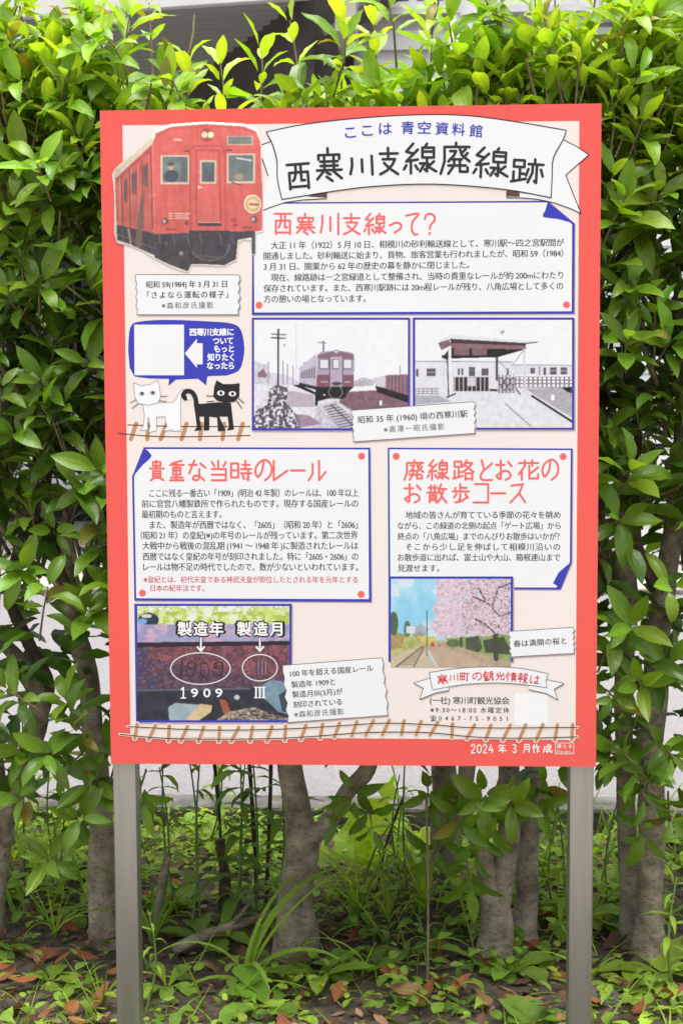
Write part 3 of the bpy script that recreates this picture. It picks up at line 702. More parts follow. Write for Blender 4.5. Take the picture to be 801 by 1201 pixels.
typeset(q, '昭和 35 年 (1960) 頃の西寒川駅', 420, 492.6, 548, 8.6, BLACK, 9.6, y1=485.2); typeset(q, '※高澤一昭氏撮影', 450, 503.9, 521, 7.8, LIGHT, 9.6, y1=500.2); q.done('caption_text', s_)
s_ = strip((332, 780.3), (448, 771.3), (455, 838.7), (337.5, 847), 5); q = Print()
for s, x0, y0, x1, y1, c in (('100 年を超える国産レール', 340.5, 790.3, 437.5, 783.4, BLACK), ('製造年 1909と', 342, 803, 393, 799.4, BLACK), ('製造月Ⅲ(3月)が', 343, 814.6, 402, 810.8, BLACK), ('刻印されている', 344.2, 826.5, 401, 822.8, BLACK), ('※森和彦氏撮影', 345, 838, 403.5, 834.2, LIGHT)):
    typeset(q, s, x0, y0, x1, 7.8, c, 9.6, y1=y1)
q.done('caption_text', s_)
s_ = strip((596.5, 740.5), (671.5, 735.5), (673, 766), (598, 770.3), 6); q = Print(); typeset(q, '春は満開の桜と', 602, 755.2, 663.8, 8.0, BLACK, 9.6, y1=751.3); q.done('caption_text', s_)

# speech bubble
Z = zz(120, 310, 4.45); pr = Print()
bub = smooth_path([(137, 450), (141, 370), (152, 322), (190, 300), (330, 290), (560, 298), (680, 310), (725, 345), (742, 430), (735, 500), (712, 555), (650, 580)], 3) + [(560, 583), (548, 588), (544, 632), (500, 597), (385, 602), (347, 634), (350, 598), (250, 596), (170, 585), (145, 540)]
pr.poly([Z(*p) for p in bub], BLUE, 3); BUB = pr.done('speech_bubble', SIGN)
q = Print(); q.poly([Z(168, 315), Z(428, 315), Z(428, 579), Z(170, 579)], WHITE, 4); q.done('code_plate', BUB)
q = Print(); q.poly([Z(*p) for p in ((432, 465), (495, 388), (495, 412), (525, 412), (525, 522), (495, 522), (495, 541))], WHITE, 4); q.done('arrow', BUB)
q = Print()
for s, a, b, y in (('西寒川支線に', 457, 686, 355), ('ついて', 579, 683, 400), ('もっと', 585, 687, 442), ('知りたく', 551, 687, 486), ('なったら', 548, 688, 530)):
    x0, yy = Z(a, y); x1, _y = Z(b, y); typeset(q, s, x0, yy, x1, 8.6, (250, 250, 252), 4, bold=0.035)
q.done('bubble_text', BUB)

# two cats on a drawn track
q = Print()
for pts in ([(135, 838), (400, 846), (772, 846)], [(84, 881), (200, 893), (360, 900), (600, 897), (772, 893)]): q.line([Z(*p) for p in smooth_path(pts, 3)], 1.1, (84, 48, 46), 3.2)
for x, s in ((165, 14), (240, 3), (322, 16), (428, 13), (515, 4), (633, 4), (722, 12)): q.line([Z(x+s, 832), Z(x-s, 912)], 5.0, TAN, 2)
q.done('drawn_track', SIGN)
head_w = [(165, 618), (205, 635), (250, 628), (290, 605), (300, 640), (306, 690), (292, 722), (240, 735), (190, 725), (172, 690)]
body_w = [(212, 725), (295, 722), (368, 722), (390, 702), (400, 672), (424, 650), (432, 662), (412, 692), (410, 770), (412, 868), (370, 872), (366, 862), (352, 868), (318, 868), (340, 848), (328, 795), (285, 797), (284, 868), (242, 878), (252, 850), (245, 802), (238, 802), (238, 866), (200, 866), (218, 838), (222, 785)]
q = Print(); GL = (150, 148, 150)
q.poly([Z(*p) for p in body_w], (246, 247, 250), 4); q.line([Z(*p) for p in body_w], 0.6, GL, 4.6, closed=True)
q.poly([Z(*p) for p in head_w], (246, 247, 250), 6); q.line([Z(*p) for p in head_w], 0.6, GL, 6.6, closed=True)
for x, y in ((208, 675), (264, 671)): q.ellipse(*Z(x, y), 3.6, 2.4, (190, 190, 192), 8); q.ellipse(*Z(x+2, y-1), 1.8, 2.0, (84, 84, 88), 8.4)
for a, b in (((306, 690), (340, 688)), ((300, 712), (335, 716)), ((176, 708), (150, 722)), ((188, 728), (158, 752))): q.line([Z(*a), Z(*b)], 0.9, (96, 92, 96), 8)
q.done('white_cat_drawing', SIGN)
head_b = [(597, 605), (632, 625), (680, 625), (718, 620), (716, 690), (692, 718), (640, 722), (600, 712), (580, 690), (585, 640)]
body_b = [(478, 725), (520, 728), (600, 720), (672, 722), (680, 790), (688, 862), (650, 868), (662, 848), (655, 795), (612, 795), (645, 868), (605, 872), (600, 800), (560, 795), (560, 866), (530, 868), (533, 795), (508, 795), (520, 866), (480, 870), (495, 848), (487, 785)]
q = Print(); q.poly([Z(*p) for p in body_b], BLACK, 4); q.poly([Z(*p) for p in head_b], BLACK, 5)
q.line([Z(*p) for p in smooth_path([(492, 740), (488, 700), (470, 668), (440, 662), (424, 682), (436, 700)], 4)], 5.4, BLACK, 5.5); q.ellipse(*Z(455, 697), 2.6, 2.6, (244, 240, 238), 7)
for x, y in ((620, 672), (680, 676)): q.ellipse(*Z(x, y), 4.4, 3.0, (246, 246, 248), 6.5); q.ellipse(*Z(x+1, y), 1.7, 2.1, (24, 24, 28), 7)
for a, b in (((546, 687), (582, 688)), ((548, 718), (584, 714)), ((712, 700), (740, 724)), ((702, 712), (730, 752))): q.line([Z(*a), Z(*b)], 1.0, (40, 36, 40), 6.5)
q.done('black_cat_drawing', SIGN)

# long drawn track along the bottom
q = Print()
up_ = smooth_path([(150, 852), (240, 856), (330, 855), (400, 851), (450, 848), (510, 850), (560, 853.5), (677, 853)], 4)
lo_ = smooth_path([(141, 861), (200, 866), (300, 866.5), (360, 864), (430, 859), (500, 859), (560, 864.5), (620, 865.5), (677, 864)], 4)
yat = lambda L, x: float(np.interp(x, [p[0] for p in L], [p[1] for p in L]))
q.line(up_, 3.2, CREAM, 4); q.line(lo_, 3.2, CREAM, 4); q.line(up_, 1.1, (64, 44, 46), 7); q.line(lo_, 1.1, (64, 44, 46), 7)
r = random.Random(4); x = 160
while x < 672:
    s = r.choice((0.5, 1.5, 3, 4, 4.5)); a = (x+s, yat(up_, x+s)-3.2); b = (x-s, yat(lo_, x-s)+2.8)
    q.line([a, b], 6.6, CREAM, 5.0); q.line([a, b], 4.2, TAN, 6.1); x += r.uniform(17.5, 22)
q.done('drawn_track', SIGN)

# tourist office ribbon and lines
pr = Print()
t2 = smooth_path([(503.5, 788.6), (540, 783.5), (580, 782), (612, 784), (642.5, 790)], 4); r2_ = [(640, 798), (641, 806.5)]; b2 = smooth_path([(641, 806.5), (608, 802), (575, 800.8), (540, 803), (507.5, 809)], 4); l2 = [(505, 799)]
for tl in ([(505, 795), (485, 801), (496.5, 807), (492, 820), (510, 812.5), (526, 809.5), (526, 804), (508, 806)], [(641, 797), (661, 801.5), (649.5, 808), (653.5, 820.5), (640, 813), (620, 808.5), (620, 802), (640, 804)]):
    pr.poly([(x+1, y+1.4) for x, y in tl], (176, 158, 154), 6.6); pr.poly(tl, WHITE, 7); pr.line(tl[:6], 0.8, GREY, 7.4)
rb = t2 + r2_ + b2[1:] + l2; pr.poly(rb, WHITE, 8.6); pr.line(rb, 0.8, GREY, 9, closed=True)
o = pr.done('tourist_banner', SIGN); q = Print()
for ch, x0, x1, y0, y1, rr in (('寒', 512.5, 525, 790, 802.5, -.1), ('川', 527, 537, 790, 799, -.06), ('町', 539, 550.5, 788.5, 799, -.04), ('の', 553.5, 565, 788.5, 798, 0), ('観', 566, 579, 786.5, 798.5, 0), ('光', 581, 591.5, 787.5, 798, 0), ('情', 593, 605.5, 787.5, 799.5, .05), ('報', 606.5, 619, 788.5, 801, .08), ('は', 621, 632.5, 791.5, 802, .1)):
    hand(q, ch, x0, y0, x1, y1, 1.15, (226, 52, 62), 10.6, rr)
q.done('banner_lettering', o)
q = Print(); typeset(q, '(一社) 寒川町観光協会', 504, 821.5, 597, 8.8, BLACK, 3); typeset(q, '※9:30～18:00 水曜定休', 504.6, 832.6, 597, 7.0, BLACK, 3); typeset(q, '☎', 504, 842.3, 511.5, 6.4, BLACK, 3); typeset(q, '0467-75-9051', 514.5, 842.3, 595, 6.8, BLACK, 3); q.done('contact_text', SIGN)
q = Print(); q.poly([(603, 813), (642, 813), (642, 851), (603, 851)], (246, 247, 249), 3); q.done('code_plate', SIGN)
q = Print()
for ch, x0, x1 in zip('2024年3月作成', (552, 559, 566, 572.5, 584, 600.5, 613, 623.5, 636), (557.5, 564.5, 571.5, 578.5, 594, 605.5, 621, 633, 647.5)): hand(q, ch, x0, 872.5, x1, 883.5, 1.3, (252, 246, 244), 2)
q.done('date_lettering', SIGN)
q = Print(); q.line([(651, 871.5), (672.5, 871.3), (672.5, 884), (651, 884.2)], 0.7, (252, 246, 244), 2, closed=True); typeset(q, '藤たま', 653, 875.3, 670.5, 5.0, (252, 246, 244), 2, bold=0.01); typeset(q, 'Design.', 653, 881.2, 670, 4.2, (252, 246, 244), 2); q.done('maker_stamp', SIGN)
bpy.data.objects.remove(_to); bpy.data.curves.remove(_tc)
# ------------------------------------------------------------------ setting: ground, kerb, road, driveway
def sheet(name, x0, x1, y0, y1, z, m, n=(2, 2), hfun=None):
    X, Y = np.meshgrid(np.linspace(x0, x1, n[0]), np.linspace(y0, y1, n[1]))
    Z = np.full(X.shape, float(z)) if hfun is None else hfun(X, Y)
    idx = np.arange(X.size).reshape(X.shape)
    Q = np.stack([idx[:-1, :-1], idx[:-1, 1:], idx[1:, 1:], idx[1:, :-1]], -1).reshape(-1, 4)
    me = npmesh(name, np.stack([X, Y, Z], -1).reshape(-1, 3), Q, True); me.materials.append(m)
    return tag(link(name, me), kind='structure')

def bed_h(x, y):
    return 0.035*(fbm(np.asarray(x)*2.3+40, np.asarray(y)*2.3+9, 3)-0.5) + 0.02*(fbm(np.asarray(x)*11+60, np.asarray(y)*11+7, 8)-0.5)

earth = noisy('dry_earth', (0.10, 0.085, 0.06), (0.17, 0.15, 0.11), scale=0.8, rough=0.95)
sheet('ground', -200, 200, -120, 260, -0.06, earth)
soil = noisy('dark_soil', (0.030, 0.022, 0.015), (0.105, 0.08, 0.055), scale=22, rough=0.95, bump=0.8, bscale=120, dist=0.01)
sheet('planting_bed', -4.5, 4.5, -1.1, 1.56, 0, soil, (220, 90), bed_h)
conc = noisy('kerb_concrete', (0.05, 0.047, 0.042), (0.16, 0.152, 0.14), scale=14, rough=0.9, bump=0.6, bscale=90, dist=0.006)
mb = MB()
x = -8.0; r = random.Random(2)
while x < 8:
    mb.box((x, 1.56, -0.1), (x + 0.592, 1.70, 0.072 + r.uniform(-.004, .004))); x += 0.6
tag(mb.build('kerb', conc, bevel=0.012), kind='structure')
road_m = noisy('pale_asphalt', (0.13, 0.124, 0.13), (0.20, 0.193, 0.20), scale=90, rough=0.85, bump=0.3, bscale=240, dist=0.003, detail=8)
sheet('road', -60, 60, 1.70, 7.1, -0.03, road_m)
drive_m = noisy('pale_paving', (0.33, 0.317, 0.285), (0.40, 0.383, 0.35), scale=2, rough=0.8)
sheet('driveway', -30, 30, 7.2, 13.2, -0.018, drive_m)
mb = MB(); mb.box((-30, 7.1, -0.06), (30, 7.2, 0.0)); tag(mb.build('gutter_kerb', conc), kind='structure')
front_m = noisy('footpath_stone', (0.30, 0.28, 0.25), (0.38, 0.36, 0.33), scale=30, rough=0.9)
sheet('footpath', -20, 20, -6, -1.1, -0.01, front_m)

# ------------------------------------------------------------------ house across the road with its carport
def wallpanel(mb, x0, x1, y, z0, z1, pitch, depth=0.014, mi=0):
    """lapped horizontal siding"""
    z = z0
    while z < z1 - 1e-3:
        zt = min(z + pitch, z1)
        mb.add([(x0, y - depth, z), (x1, y - depth, z), (x1, y - 0.002, zt - 0.006), (x0, y - 0.002, zt - 0.006)], [(0, 1, 2, 3)], mi)
        mb.add([(x0, y - 0.002, zt - 0.006), (x1, y - 0.002, zt - 0.006), (x1, y - depth, zt), (x0, y - depth, zt)], [(0, 1, 2, 3)], mi)
        z = zt
ZR = 4.2                                                   # underside of the carport roof
pB, pC, pA = atz(352, 2, ZR), atz(150, 150, ZR), atz(-60, 30, ZR)
siding = noisy('white_siding', (0.44, 0.44, 0.44), (0.50, 0.50, 0.50), scale=3, rough=0.6)
dark_clad = noisy('dark_brown_cladding', (0.034, 0.029, 0.026), (0.05, 0.043, 0.04), scale=4, rough=0.7)
brick_m, nt, p, out = newmat('grey_split_brick')
tc = N(nt, 'ShaderNodeTexCoord'); bk = N(nt, 'ShaderNodeTexBrick', Scale=1.0)
mpn = N(nt, 'ShaderNodeMapping'); mpn.inputs['Rotation'].default_value = (math.radians(90), 0, 0); nt.links.new(tc.outputs['Object'], mpn.inputs['Vector'])
bk.inputs['Color1'].default_value = (0.17, 0.17, 0.18, 1); bk.inputs['Color2'].default_value = (0.25, 0.25, 0.26, 1); bk.inputs['Mortar'].default_value = (0.1, 0.1, 0.1, 1)
bk.inputs['Brick Width'].default_value = 0.28; bk.inputs['Row Height'].default_value = 0.07; bk.inputs['Mortar Size'].default_value = 0.004
nt.links.new(mpn.outputs['Vector'], bk.inputs['Vector']); nt.links.new(bk.outputs['Color'], p.inputs['Base Color']); p.inputs['Roughness'].default_value = 0.85
frame_m = noisy('window_frame_aluminium', (0.42, 0.42, 0.43), (0.5, 0.5, 0.5), rough=0.5, metallic=0.3)
glass_m, nt, p, _ = newmat('dark_window_glass'); p.inputs['Base Color'].default_value = (0.03, 0.035, 0.04, 1); p.inputs['Roughness'].default_value = 0.08
YH = 8.3
xp0, xp1 = at(415, 60, YH)[0], at(440, 60, YH)[0]
xl = at(336, 60, YH)[0]
HOUSE = empty('house', (2, YH, 0), 'white sided house with grey brick corner beyond the hedge across the road', 'house')
mb = MB(); wallpanel(mb, xp1, 9.0, YH, -0.02, 7.2, 0.19)
mb.box((xp1, YH + 0.001, -0.1), (9.0, YH + 6, 7.2)); mb.build('wall', siding, HOUSE)
mb = MB(); mb.box((xp0, YH - 0.06, -0.1), (xp1 - 0.003, YH + 0.5, 7.2)); mb.build('brick_pier', brick_m, HOUSE)
mb = MB(); mb.box((xl, YH + 0.06, -0.1), (xp0 - 0.003, YH + 0.9, 7.2)); mb.build('dark_wall', dark_clad, HOUSE)
def window(x0, x1, z0, z1):
    mb = MB(); y = YH - 0.05; t = 0.06
    mb.box((x0-t, y, z0-t), (x1+t, YH - 0.016, z0)); mb.box((x0-t, y, z1), (x1+t, YH - 0.016, z1+t)); mb.box((x0-t, y, z0+0.001), (x0, YH - 0.016, z1-.001)); mb.box((x1, y, z0+.001), (x1+t, YH - 0.016, z1-.001))
    w = mb.build('window', frame_m, HOUSE)
    mb = MB(); mb.box((x0, YH - 0.03, z0), (x1, YH - 0.017, z1)); mb.build('pane', glass_m, w)
    mb = MB(); xm = (x0+x1)/2; mb.box((xm-.03, YH - 0.045, z0+.001), (xm+.03, YH - 0.031, z1-.001)); mb.build('mullion', frame_m, w)
    mb = MB(); mb.box((x0-.12, YH - 0.13, z0-t-.05), (x1+.12, YH - 0.016, z0-t-.002)); mb.build('sill', frame_m, w)
z9 = at(640, 9, YH)[2]
window(at(448, 5, YH)[0], at(520, 5, YH)[0], z9 + 0.05, z9 + 1.2)
window(at(592, 5, YH)[0], at(665, 5, YH)[0], z9 + 0.05, z9 + 1.2)
window(at(715, 5, YH)[0], at(806, 5, YH)[0], z9 - 0.02, z9 + 1.2)
mb = MB(); mb.box((xp1 + .01, YH - 0.05, z9 - 0.30), (9.0, YH - 0.017, z9 - 0.16)); mb.build('trim_band', frame_m, HOUSE)
pipe_m = noisy('white_pvc_pipe', (0.6, 0.6, 0.6), (0.66, 0.66, 0.66), rough=0.4)
xd = at(531, 40, YH)[0]; mb = MB(); mb.tube([(xd, YH - 0.07, -0.05), (xd, YH - 0.07, 7)], [0.045, 0.045], 12); mb.build('downpipe', pipe_m, HOUSE, smooth=True)
mb = MB(); pa_ = at(722, 62, 8.22); mb.tube([np.array([pa_[0], pa_[1], -.05]), pa_ - [0, 0, .05], pa_ + [.04, 0, .03], at(838, -16, 8.22)], [0.055]*4, 12); mb.build('waste_pipe', pipe_m, HOUSE, smooth=True)

CP = empty('carport', (-3, 8, 0), 'carport with grey corrugated ceiling and pale fascia beyond the hedge across the road', 'carport')
d = pC - pB; pD = pB + d * 1.55; back = pA + d * 1.55
soff, nt, p, _ = newmat('grey_corrugated_sheet'); p.inputs['Base Color'].default_value = (0.24, 0.24, 0.235, 1); p.inputs['Roughness'].default_value = 0.5
mb = MB(); nC = 44
e0 = pA - pB
for i in range(nC):                                        # box-profile sheet, ribs run along the near edge
    for a, b, za, zb in ((0, .5, 0.045, 0.045), (.5, .58, 0.045, 0.0), (.58, .92, 0.0, 0.0), (.92, 1, 0.0, 0.045)):
        ta, tb = (i + a)/nC, (i + b)/nC
        A, B_ = pB + (pD-pB)*ta, pB + (pD-pB)*tb
        mb.add([A + [0, 0, za], B_ + [0, 0, zb], B_ + e0*1.6 + [0, 0, zb], A + e0*1.6 + [0, 0, za]], [(0, 1, 2, 3)])
mb.build('corrugated_ceiling', soff, CP)
mb = MB(); o3 = np.array([0, 0, 0.06]); t3 = np.array([0, 0, 0.32])
Q4 = [pB, pD, pD + e0*1.6, pB + e0*1.6]
mb.add([q + o3 for q in Q4] + [q + t3 for q in Q4], [(0, 1, 2, 3), (4, 7, 6, 5), (0, 4, 5, 1), (1, 5, 6, 2), (2, 6, 7, 3), (3, 7, 4, 0)])
mb.build('roof_slab', siding, CP)
nrm = np.array([-e0[1], e0[0], 0]); nrm /= np.linalg.norm(nrm); nrm *= -1 if nrm[1] > 0 else 1
mb = MB(); F0 = [pB - e0*0.03, pB + e0*1.6]
fas = [F0[0] + nrm*.02 + [0, 0, .0], F0[1] + nrm*.02 + [0, 0, .0], F0[1] + nrm*.10 + [0, 0, .0], F0[0] + nrm*.10 + [0, 0, .0]]
mb.add(fas + [q + [0, 0, .40] for q in fas], [(0, 1, 2, 3), (4, 7, 6, 5), (0, 4, 5, 1), (1, 5, 6, 2), (2, 6, 7, 3), (3, 7, 4, 0)])
mb.build('fascia', noisy('pale_fascia', (0.46, 0.46, 0.44), (0.52, 0.52, 0.5), rough=0.6), CP)
mb = MB(); w1 = pB + d*0.02; w2 = pB + d*1.5; n2 = np.array([d[1], -d[0], 0]); n2 /= np.linalg.norm(n2); n2 *= -1 if n2[0] < 0 else 1
wl = [w1, w2, w2 + n2*.15, w1 + n2*.15]
mb.add([np.array([q[0], q[1], -.1]) for q in wl] + [np.array([q[0], q[1], ZR + .058]) for q in wl], [(0, 1, 2, 3), (4, 7, 6, 5), (0, 4, 5, 1), (1, 5, 6, 2), (2, 6, 7, 3), (3, 7, 4, 0)])
mb.build('side_wall', dark_clad, CP)
bw = back
mb = MB(); mb.box((-16, 15.2, -.1), (w2[0] + 0.6, 15.4, ZR - .01)); mb.build('back_wall', dark_clad, CP)
post_m = noisy('beige_post', (0.30, 0.26, 0.23), (0.36, 0.32, 0.29), rough=0.6)
xq0, xq1 = at(393, 20, 7.6)[0], at(417, 20, 7.6)[0]
mb = MB(); zq = at(405, 36, 7.6)[2]; mb.box((xq0, 7.6, zq), (xq1, YH + 0.055, 6.5)); mb.build('hanging_post', post_m, CP)
mb = MB(); mb.tube([at(382, 45, 8.12), at(470, -12, 8.12)], [0.06, 0.06], 4); mb.build('dark_beam', dark_clad, CP)

# ------------------------------------------------------------------ parked car under the carport
white_paint = noisy('white_car_paint', (0.70, 0.70, 0.70), (0.74, 0.74, 0.74), scale=1, rough=0.25)
tyre_m = noisy('tyre_rubber', (0.02, 0.02, 0.02), (0.03, 0.03, 0.03), rough=0.8)
lampm = noisy('tail_lamp', (0.35, 0.02, 0.02), (0.4, 0.03, 0.03), rough=0.2)
cx, cy = -4.1, 12.9
CAR = empty('parked_car', (cx, cy, 0), 'white hatchback parked under the carport glimpsed through the left of the hedge', 'car')
prof = [(0, .34), (-.06, .62), (-.02, .95), (.25, 1.42), (.8, 1.5), (1.9, 1.46), (2.55, 1.02), (3.45, .86), (3.6, .6), (3.58, .34)]
bm_ = bmesh.new(); L_ = []
for sx, k in ((-.72, 1), (-.80, .995), (.80, .995), (.72, 1)):
    L_.append([bm_.verts.new((cx + (sx if z < 1.0 else sx*.84), cy + y, z)) for y, z in prof])
for a, b in zip(L_[:-1], L_[1:]):
    for i in range(len(prof)):
        j = (i+1) % len(prof); bm_.faces.new((a[i], a[j], b[j], b[i]))
bm_.faces.new(L_[0]); bm_.faces.new(L_[-1][::-1]); bmesh.ops.recalc_face_normals(bm_, faces=bm_.faces)
me = bpy.data.meshes.new('body'); bm_.to_mesh(me); bm_.free(); me.materials.append(white_paint); body = link('body', me, CAR)
bv = body.modifiers.new('b', 'BEVEL'); bv.width = .05; bv.segments = 3
mb = MB(); mb.add([(cx-.58, cy+.012, 1.0), (cx+.58, cy+.012, 1.0), (cx+.52, cy+.20, 1.36), (cx-.52, cy+.20, 1.36), (cx-.58, cy-.018, 1.0), (cx+.58, cy-.018, 1.0), (cx+.52, cy+.17, 1.36), (cx-.52, cy+.17, 1.36)], [(0, 1, 2, 3), (4, 5, 6, 7), (0, 1, 5, 4), (1, 2, 6, 5), (2, 3, 7, 6), (3, 0, 4, 7)]); mb.build('rear_window', glass_m, CAR)
for s in (-1, 1):
    mb = MB(); mb.box((cx + s*.70 - .06, cy - .075, .72), (cx + s*.70 + .06, cy - .02, .98)); mb.build('tail_light', lampm, CAR, bevel=.015)
    for y in (.62, 2.95):
        mb = MB(); mb.tube([(cx + s*.62, cy + y, .3), (cx + s*.82, cy + y, .3)], [.3, .3], 24); w = mb.build('wheel', tyre_m, CAR)
        mb = MB(); mb.tube([(cx + s*.60, cy + y, .3), (cx + s*.826, cy + y, .3)], [.18, .18], 20); mb.build('rim', frame_m, w)
mb = MB(); mb.box((cx-.74, cy-.10, .36), (cx+.74, cy+.0, .58)); mb.build('bumper', white_paint, CAR, bevel=.03)
# ------------------------------------------------------------------ leaves
def leaf_mat(name, trans=0.4, rough=0.33, vein=0.35, spec=0.5):
    m, nt, p, out = newmat(name)
    a = N(nt, 'ShaderNodeAttribute', attribute_name='leaf_colour')
    uv = N(nt, 'ShaderNodeAttribute', attribute_name='leaf_pos')          # x across -1..1, y along 0..1
    sep = N(nt, 'ShaderNodeSeparateXYZ'); nt.links.new(uv.outputs['Vector'], sep.inputs[0])
    ab = N(nt, 'ShaderNodeMath', operation='ABSOLUTE'); nt.links.new(sep.outputs['X'], ab.inputs[0])
    mid = N(nt, 'ShaderNodeMapRange', clamp=True); mid.inputs['From Min'].default_value = 0.03; mid.inputs['From Max'].default_value = 0.10; mid.inputs['To Min'].default_value = 1; mid.inputs['To Max'].default_value = 0
    nt.links.new(ab.outputs[0], mid.inputs['Value'])
    # side veins: stripes slanting towards the tip
    m1 = N(nt, 'ShaderNodeMath', operation='MULTIPLY_ADD'); nt.links.new(ab.outputs[0], m1.inputs[0]); m1.inputs[1].default_value = -0.22; nt.links.new(sep.outputs['Y'], m1.inputs[2])
    m2 = N(nt, 'ShaderNodeMath', operation='MULTIPLY'); nt.links.new(m1.outputs[0], m2.inputs[0]); m2.inputs[1].default_value = 58
    sn = N(nt, 'ShaderNodeMath', operation='SINE'); nt.links.new(m2.outputs[0], sn.inputs[0])
    st = N(nt, 'ShaderNodeMapRange', clamp=True); st.inputs['From Min'].default_value = 0.75; st.inputs['From Max'].default_value = 1.0; nt.links.new(sn.outputs[0], st.inputs['Value'])
    sv = N(nt, 'ShaderNodeMath', operation='MULTIPLY'); nt.links.new(st.outputs[0], sv.inputs[0]); sv.inputs[1].default_value = 0.35
    mx = N(nt, 'ShaderNodeMath', operation='MAXIMUM'); nt.links.new(mid.outputs[0], mx.inputs[0]); nt.links.new(sv.outputs[0], mx.inputs[1])
    fac = N(nt, 'ShaderNodeMath', operation='MULTIPLY'); nt.links.new(mx.outputs[0], fac.inputs[0]); fac.inputs[1].default_value = vein
    tc = N(nt, 'ShaderNodeTexCoord'); nz = N(nt, 'ShaderNodeTexNoise', Scale=70.0, Detail=3.0); nt.links.new(tc.outputs['Object'], nz.inputs['Vector'])
    mr = N(nt, 'ShaderNodeMapRange'); mr.inputs['To Min'].default_value = 0.78; mr.inputs['To Max'].default_value = 1.22; nt.links.new(nz.outputs['Fac'], mr.inputs['Value'])
    vm = N(nt, 'ShaderNodeVectorMath', operation='SCALE'); nt.links.new(a.outputs['Color'], vm.inputs[0]); nt.links.new(mr.outputs[0], vm.inputs['Scale'])
    # blemishes: scattered brown spots
    n3 = N(nt, 'ShaderNodeTexNoise', Scale=46.0, Detail=2.0); nt.links.new(tc.outputs['Object'], n3.inputs['Vector'])
    sp = N(nt, 'ShaderNodeMapRange', clamp=True); sp.inputs['From Min'].default_value = 0.685; sp.inputs['From Max'].default_value = 0.74; sp.inputs['To Max'].default_value = 0.75; nt.links.new(n3.outputs['Fac'], sp.inputs['Value'])
    ms_ = N(nt, 'ShaderNodeMix', data_type='RGBA'); nt.links.new(sp.outputs[0], ms_.inputs['Factor']); nt.links.new(vm.outputs['Vector'], ms_.inputs['A']); ms_.inputs['B'].default_value = (0.16, 0.11, 0.035, 1)
    class _V: outputs = {'Vector': ms_.outputs['Result']}
    vm = _V
    mixc = N(nt, 'ShaderNodeMix', data_type='RGBA'); nt.links.new(fac.outputs[0], mixc.inputs['Factor']); nt.links.new(vm.outputs['Vector'], mixc.inputs['A'])
    lt = N(nt, 'ShaderNodeVectorMath', operation='MULTIPLY_ADD'); nt.links.new(vm.outputs['Vector'], lt.inputs[0]); lt.inputs[1].default_value = (1.5, 1.35, 1.3); lt.inputs[2].default_value = (0.03, 0.035, 0.012); nt.links.new(lt.outputs['Vector'], mixc.inputs['B'])
    nt.links.new(mixc.outputs['Result'], p.inputs['Base Color'])
    p.inputs['Roughness'].default_value = rough; p.inputs['Specular IOR Level'].default_value = spec
    bmp = N(nt, 'ShaderNodeBump', Strength=0.35, Distance=0.0015); nt.links.new(mx.outputs[0], bmp.inputs['Height']); nt.links.new(bmp.outputs['Normal'], p.inputs['Normal'])
    tr = N(nt, 'ShaderNodeBsdfTranslucent'); tv = N(nt, 'ShaderNodeVectorMath', operation='MULTIPLY'); tv.inputs[1].default_value = (1.75, 1.6, 0.55)
    nt.links.new(mixc.outputs['Result'], tv.inputs[0]); nt.links.new(tv.outputs['Vector'], tr.inputs['Color'])
    ms = N(nt, 'ShaderNodeMixShader', Fac=trans); nt.links.new(p.outputs[0], ms.inputs[1]); nt.links.new(tr.outputs[0], ms.inputs[2]); nt.links.new(ms.outputs[0], out.inputs['Surface'])
    return m
LEAF = leaf_mat('osmanthus_leaf', 0.38, 0.30)
WEED = leaf_mat('weed_leaf', 0.42, 0.5, 0.3, 0.35)
DEAD = leaf_mat('dead_leaf', 0.12, 0.6, 0.5, 0.3)
wood = noisy('grey_bark', (0.12, 0.094, 0.066), (0.335, 0.285, 0.215), scale=20, rough=0.9, bump=0.8, bscale=75, stretch=(1, 1, 1.25), dist=0.008, lo=0.32, hi=0.66)
def lenticels(m):
    # small dark raised marks and cracks across the bark
    nt = m.node_tree; p = nt.nodes['Principled BSDF']; tc = N(nt, 'ShaderNodeTexCoord'); mp = N(nt, 'ShaderNodeMapping'); mp.inputs['Scale'].default_value = (1, 1, 2.2)
    nt.links.new(tc.outputs['Object'], mp.inputs['Vector']); vo = N(nt, 'ShaderNodeTexVoronoi', Scale=62.0); nt.links.new(mp.outputs['Vector'], vo.inputs['Vector'])
    mr = N(nt, 'ShaderNodeMapRange', clamp=True); mr.inputs['From Min'].default_value = .12; mr.inputs['From Max'].default_value = .3; mr.inputs['To Min'].default_value = .45; mr.inputs['To Max'].default_value = 1.0
    nt.links.new(vo.outputs['Distance'], mr.inputs['Value']); src = p.inputs['Base Color'].links[0].from_socket
    sc = N(nt, 'ShaderNodeVectorMath', operation='SCALE'); nt.links.new(src, sc.inputs[0]); nt.links.new(mr.outputs[0], sc.inputs['Scale']); nt.links.new(sc.outputs['Vector'], p.inputs['Base Color'])
lenticels(wood)
dark_wood = noisy('brown_branch_bark', (0.05, 0.036, 0.025), (0.115, 0.088, 0.062), scale=24, rough=0.9, bump=0.5, bscale=80, dist=0.004)

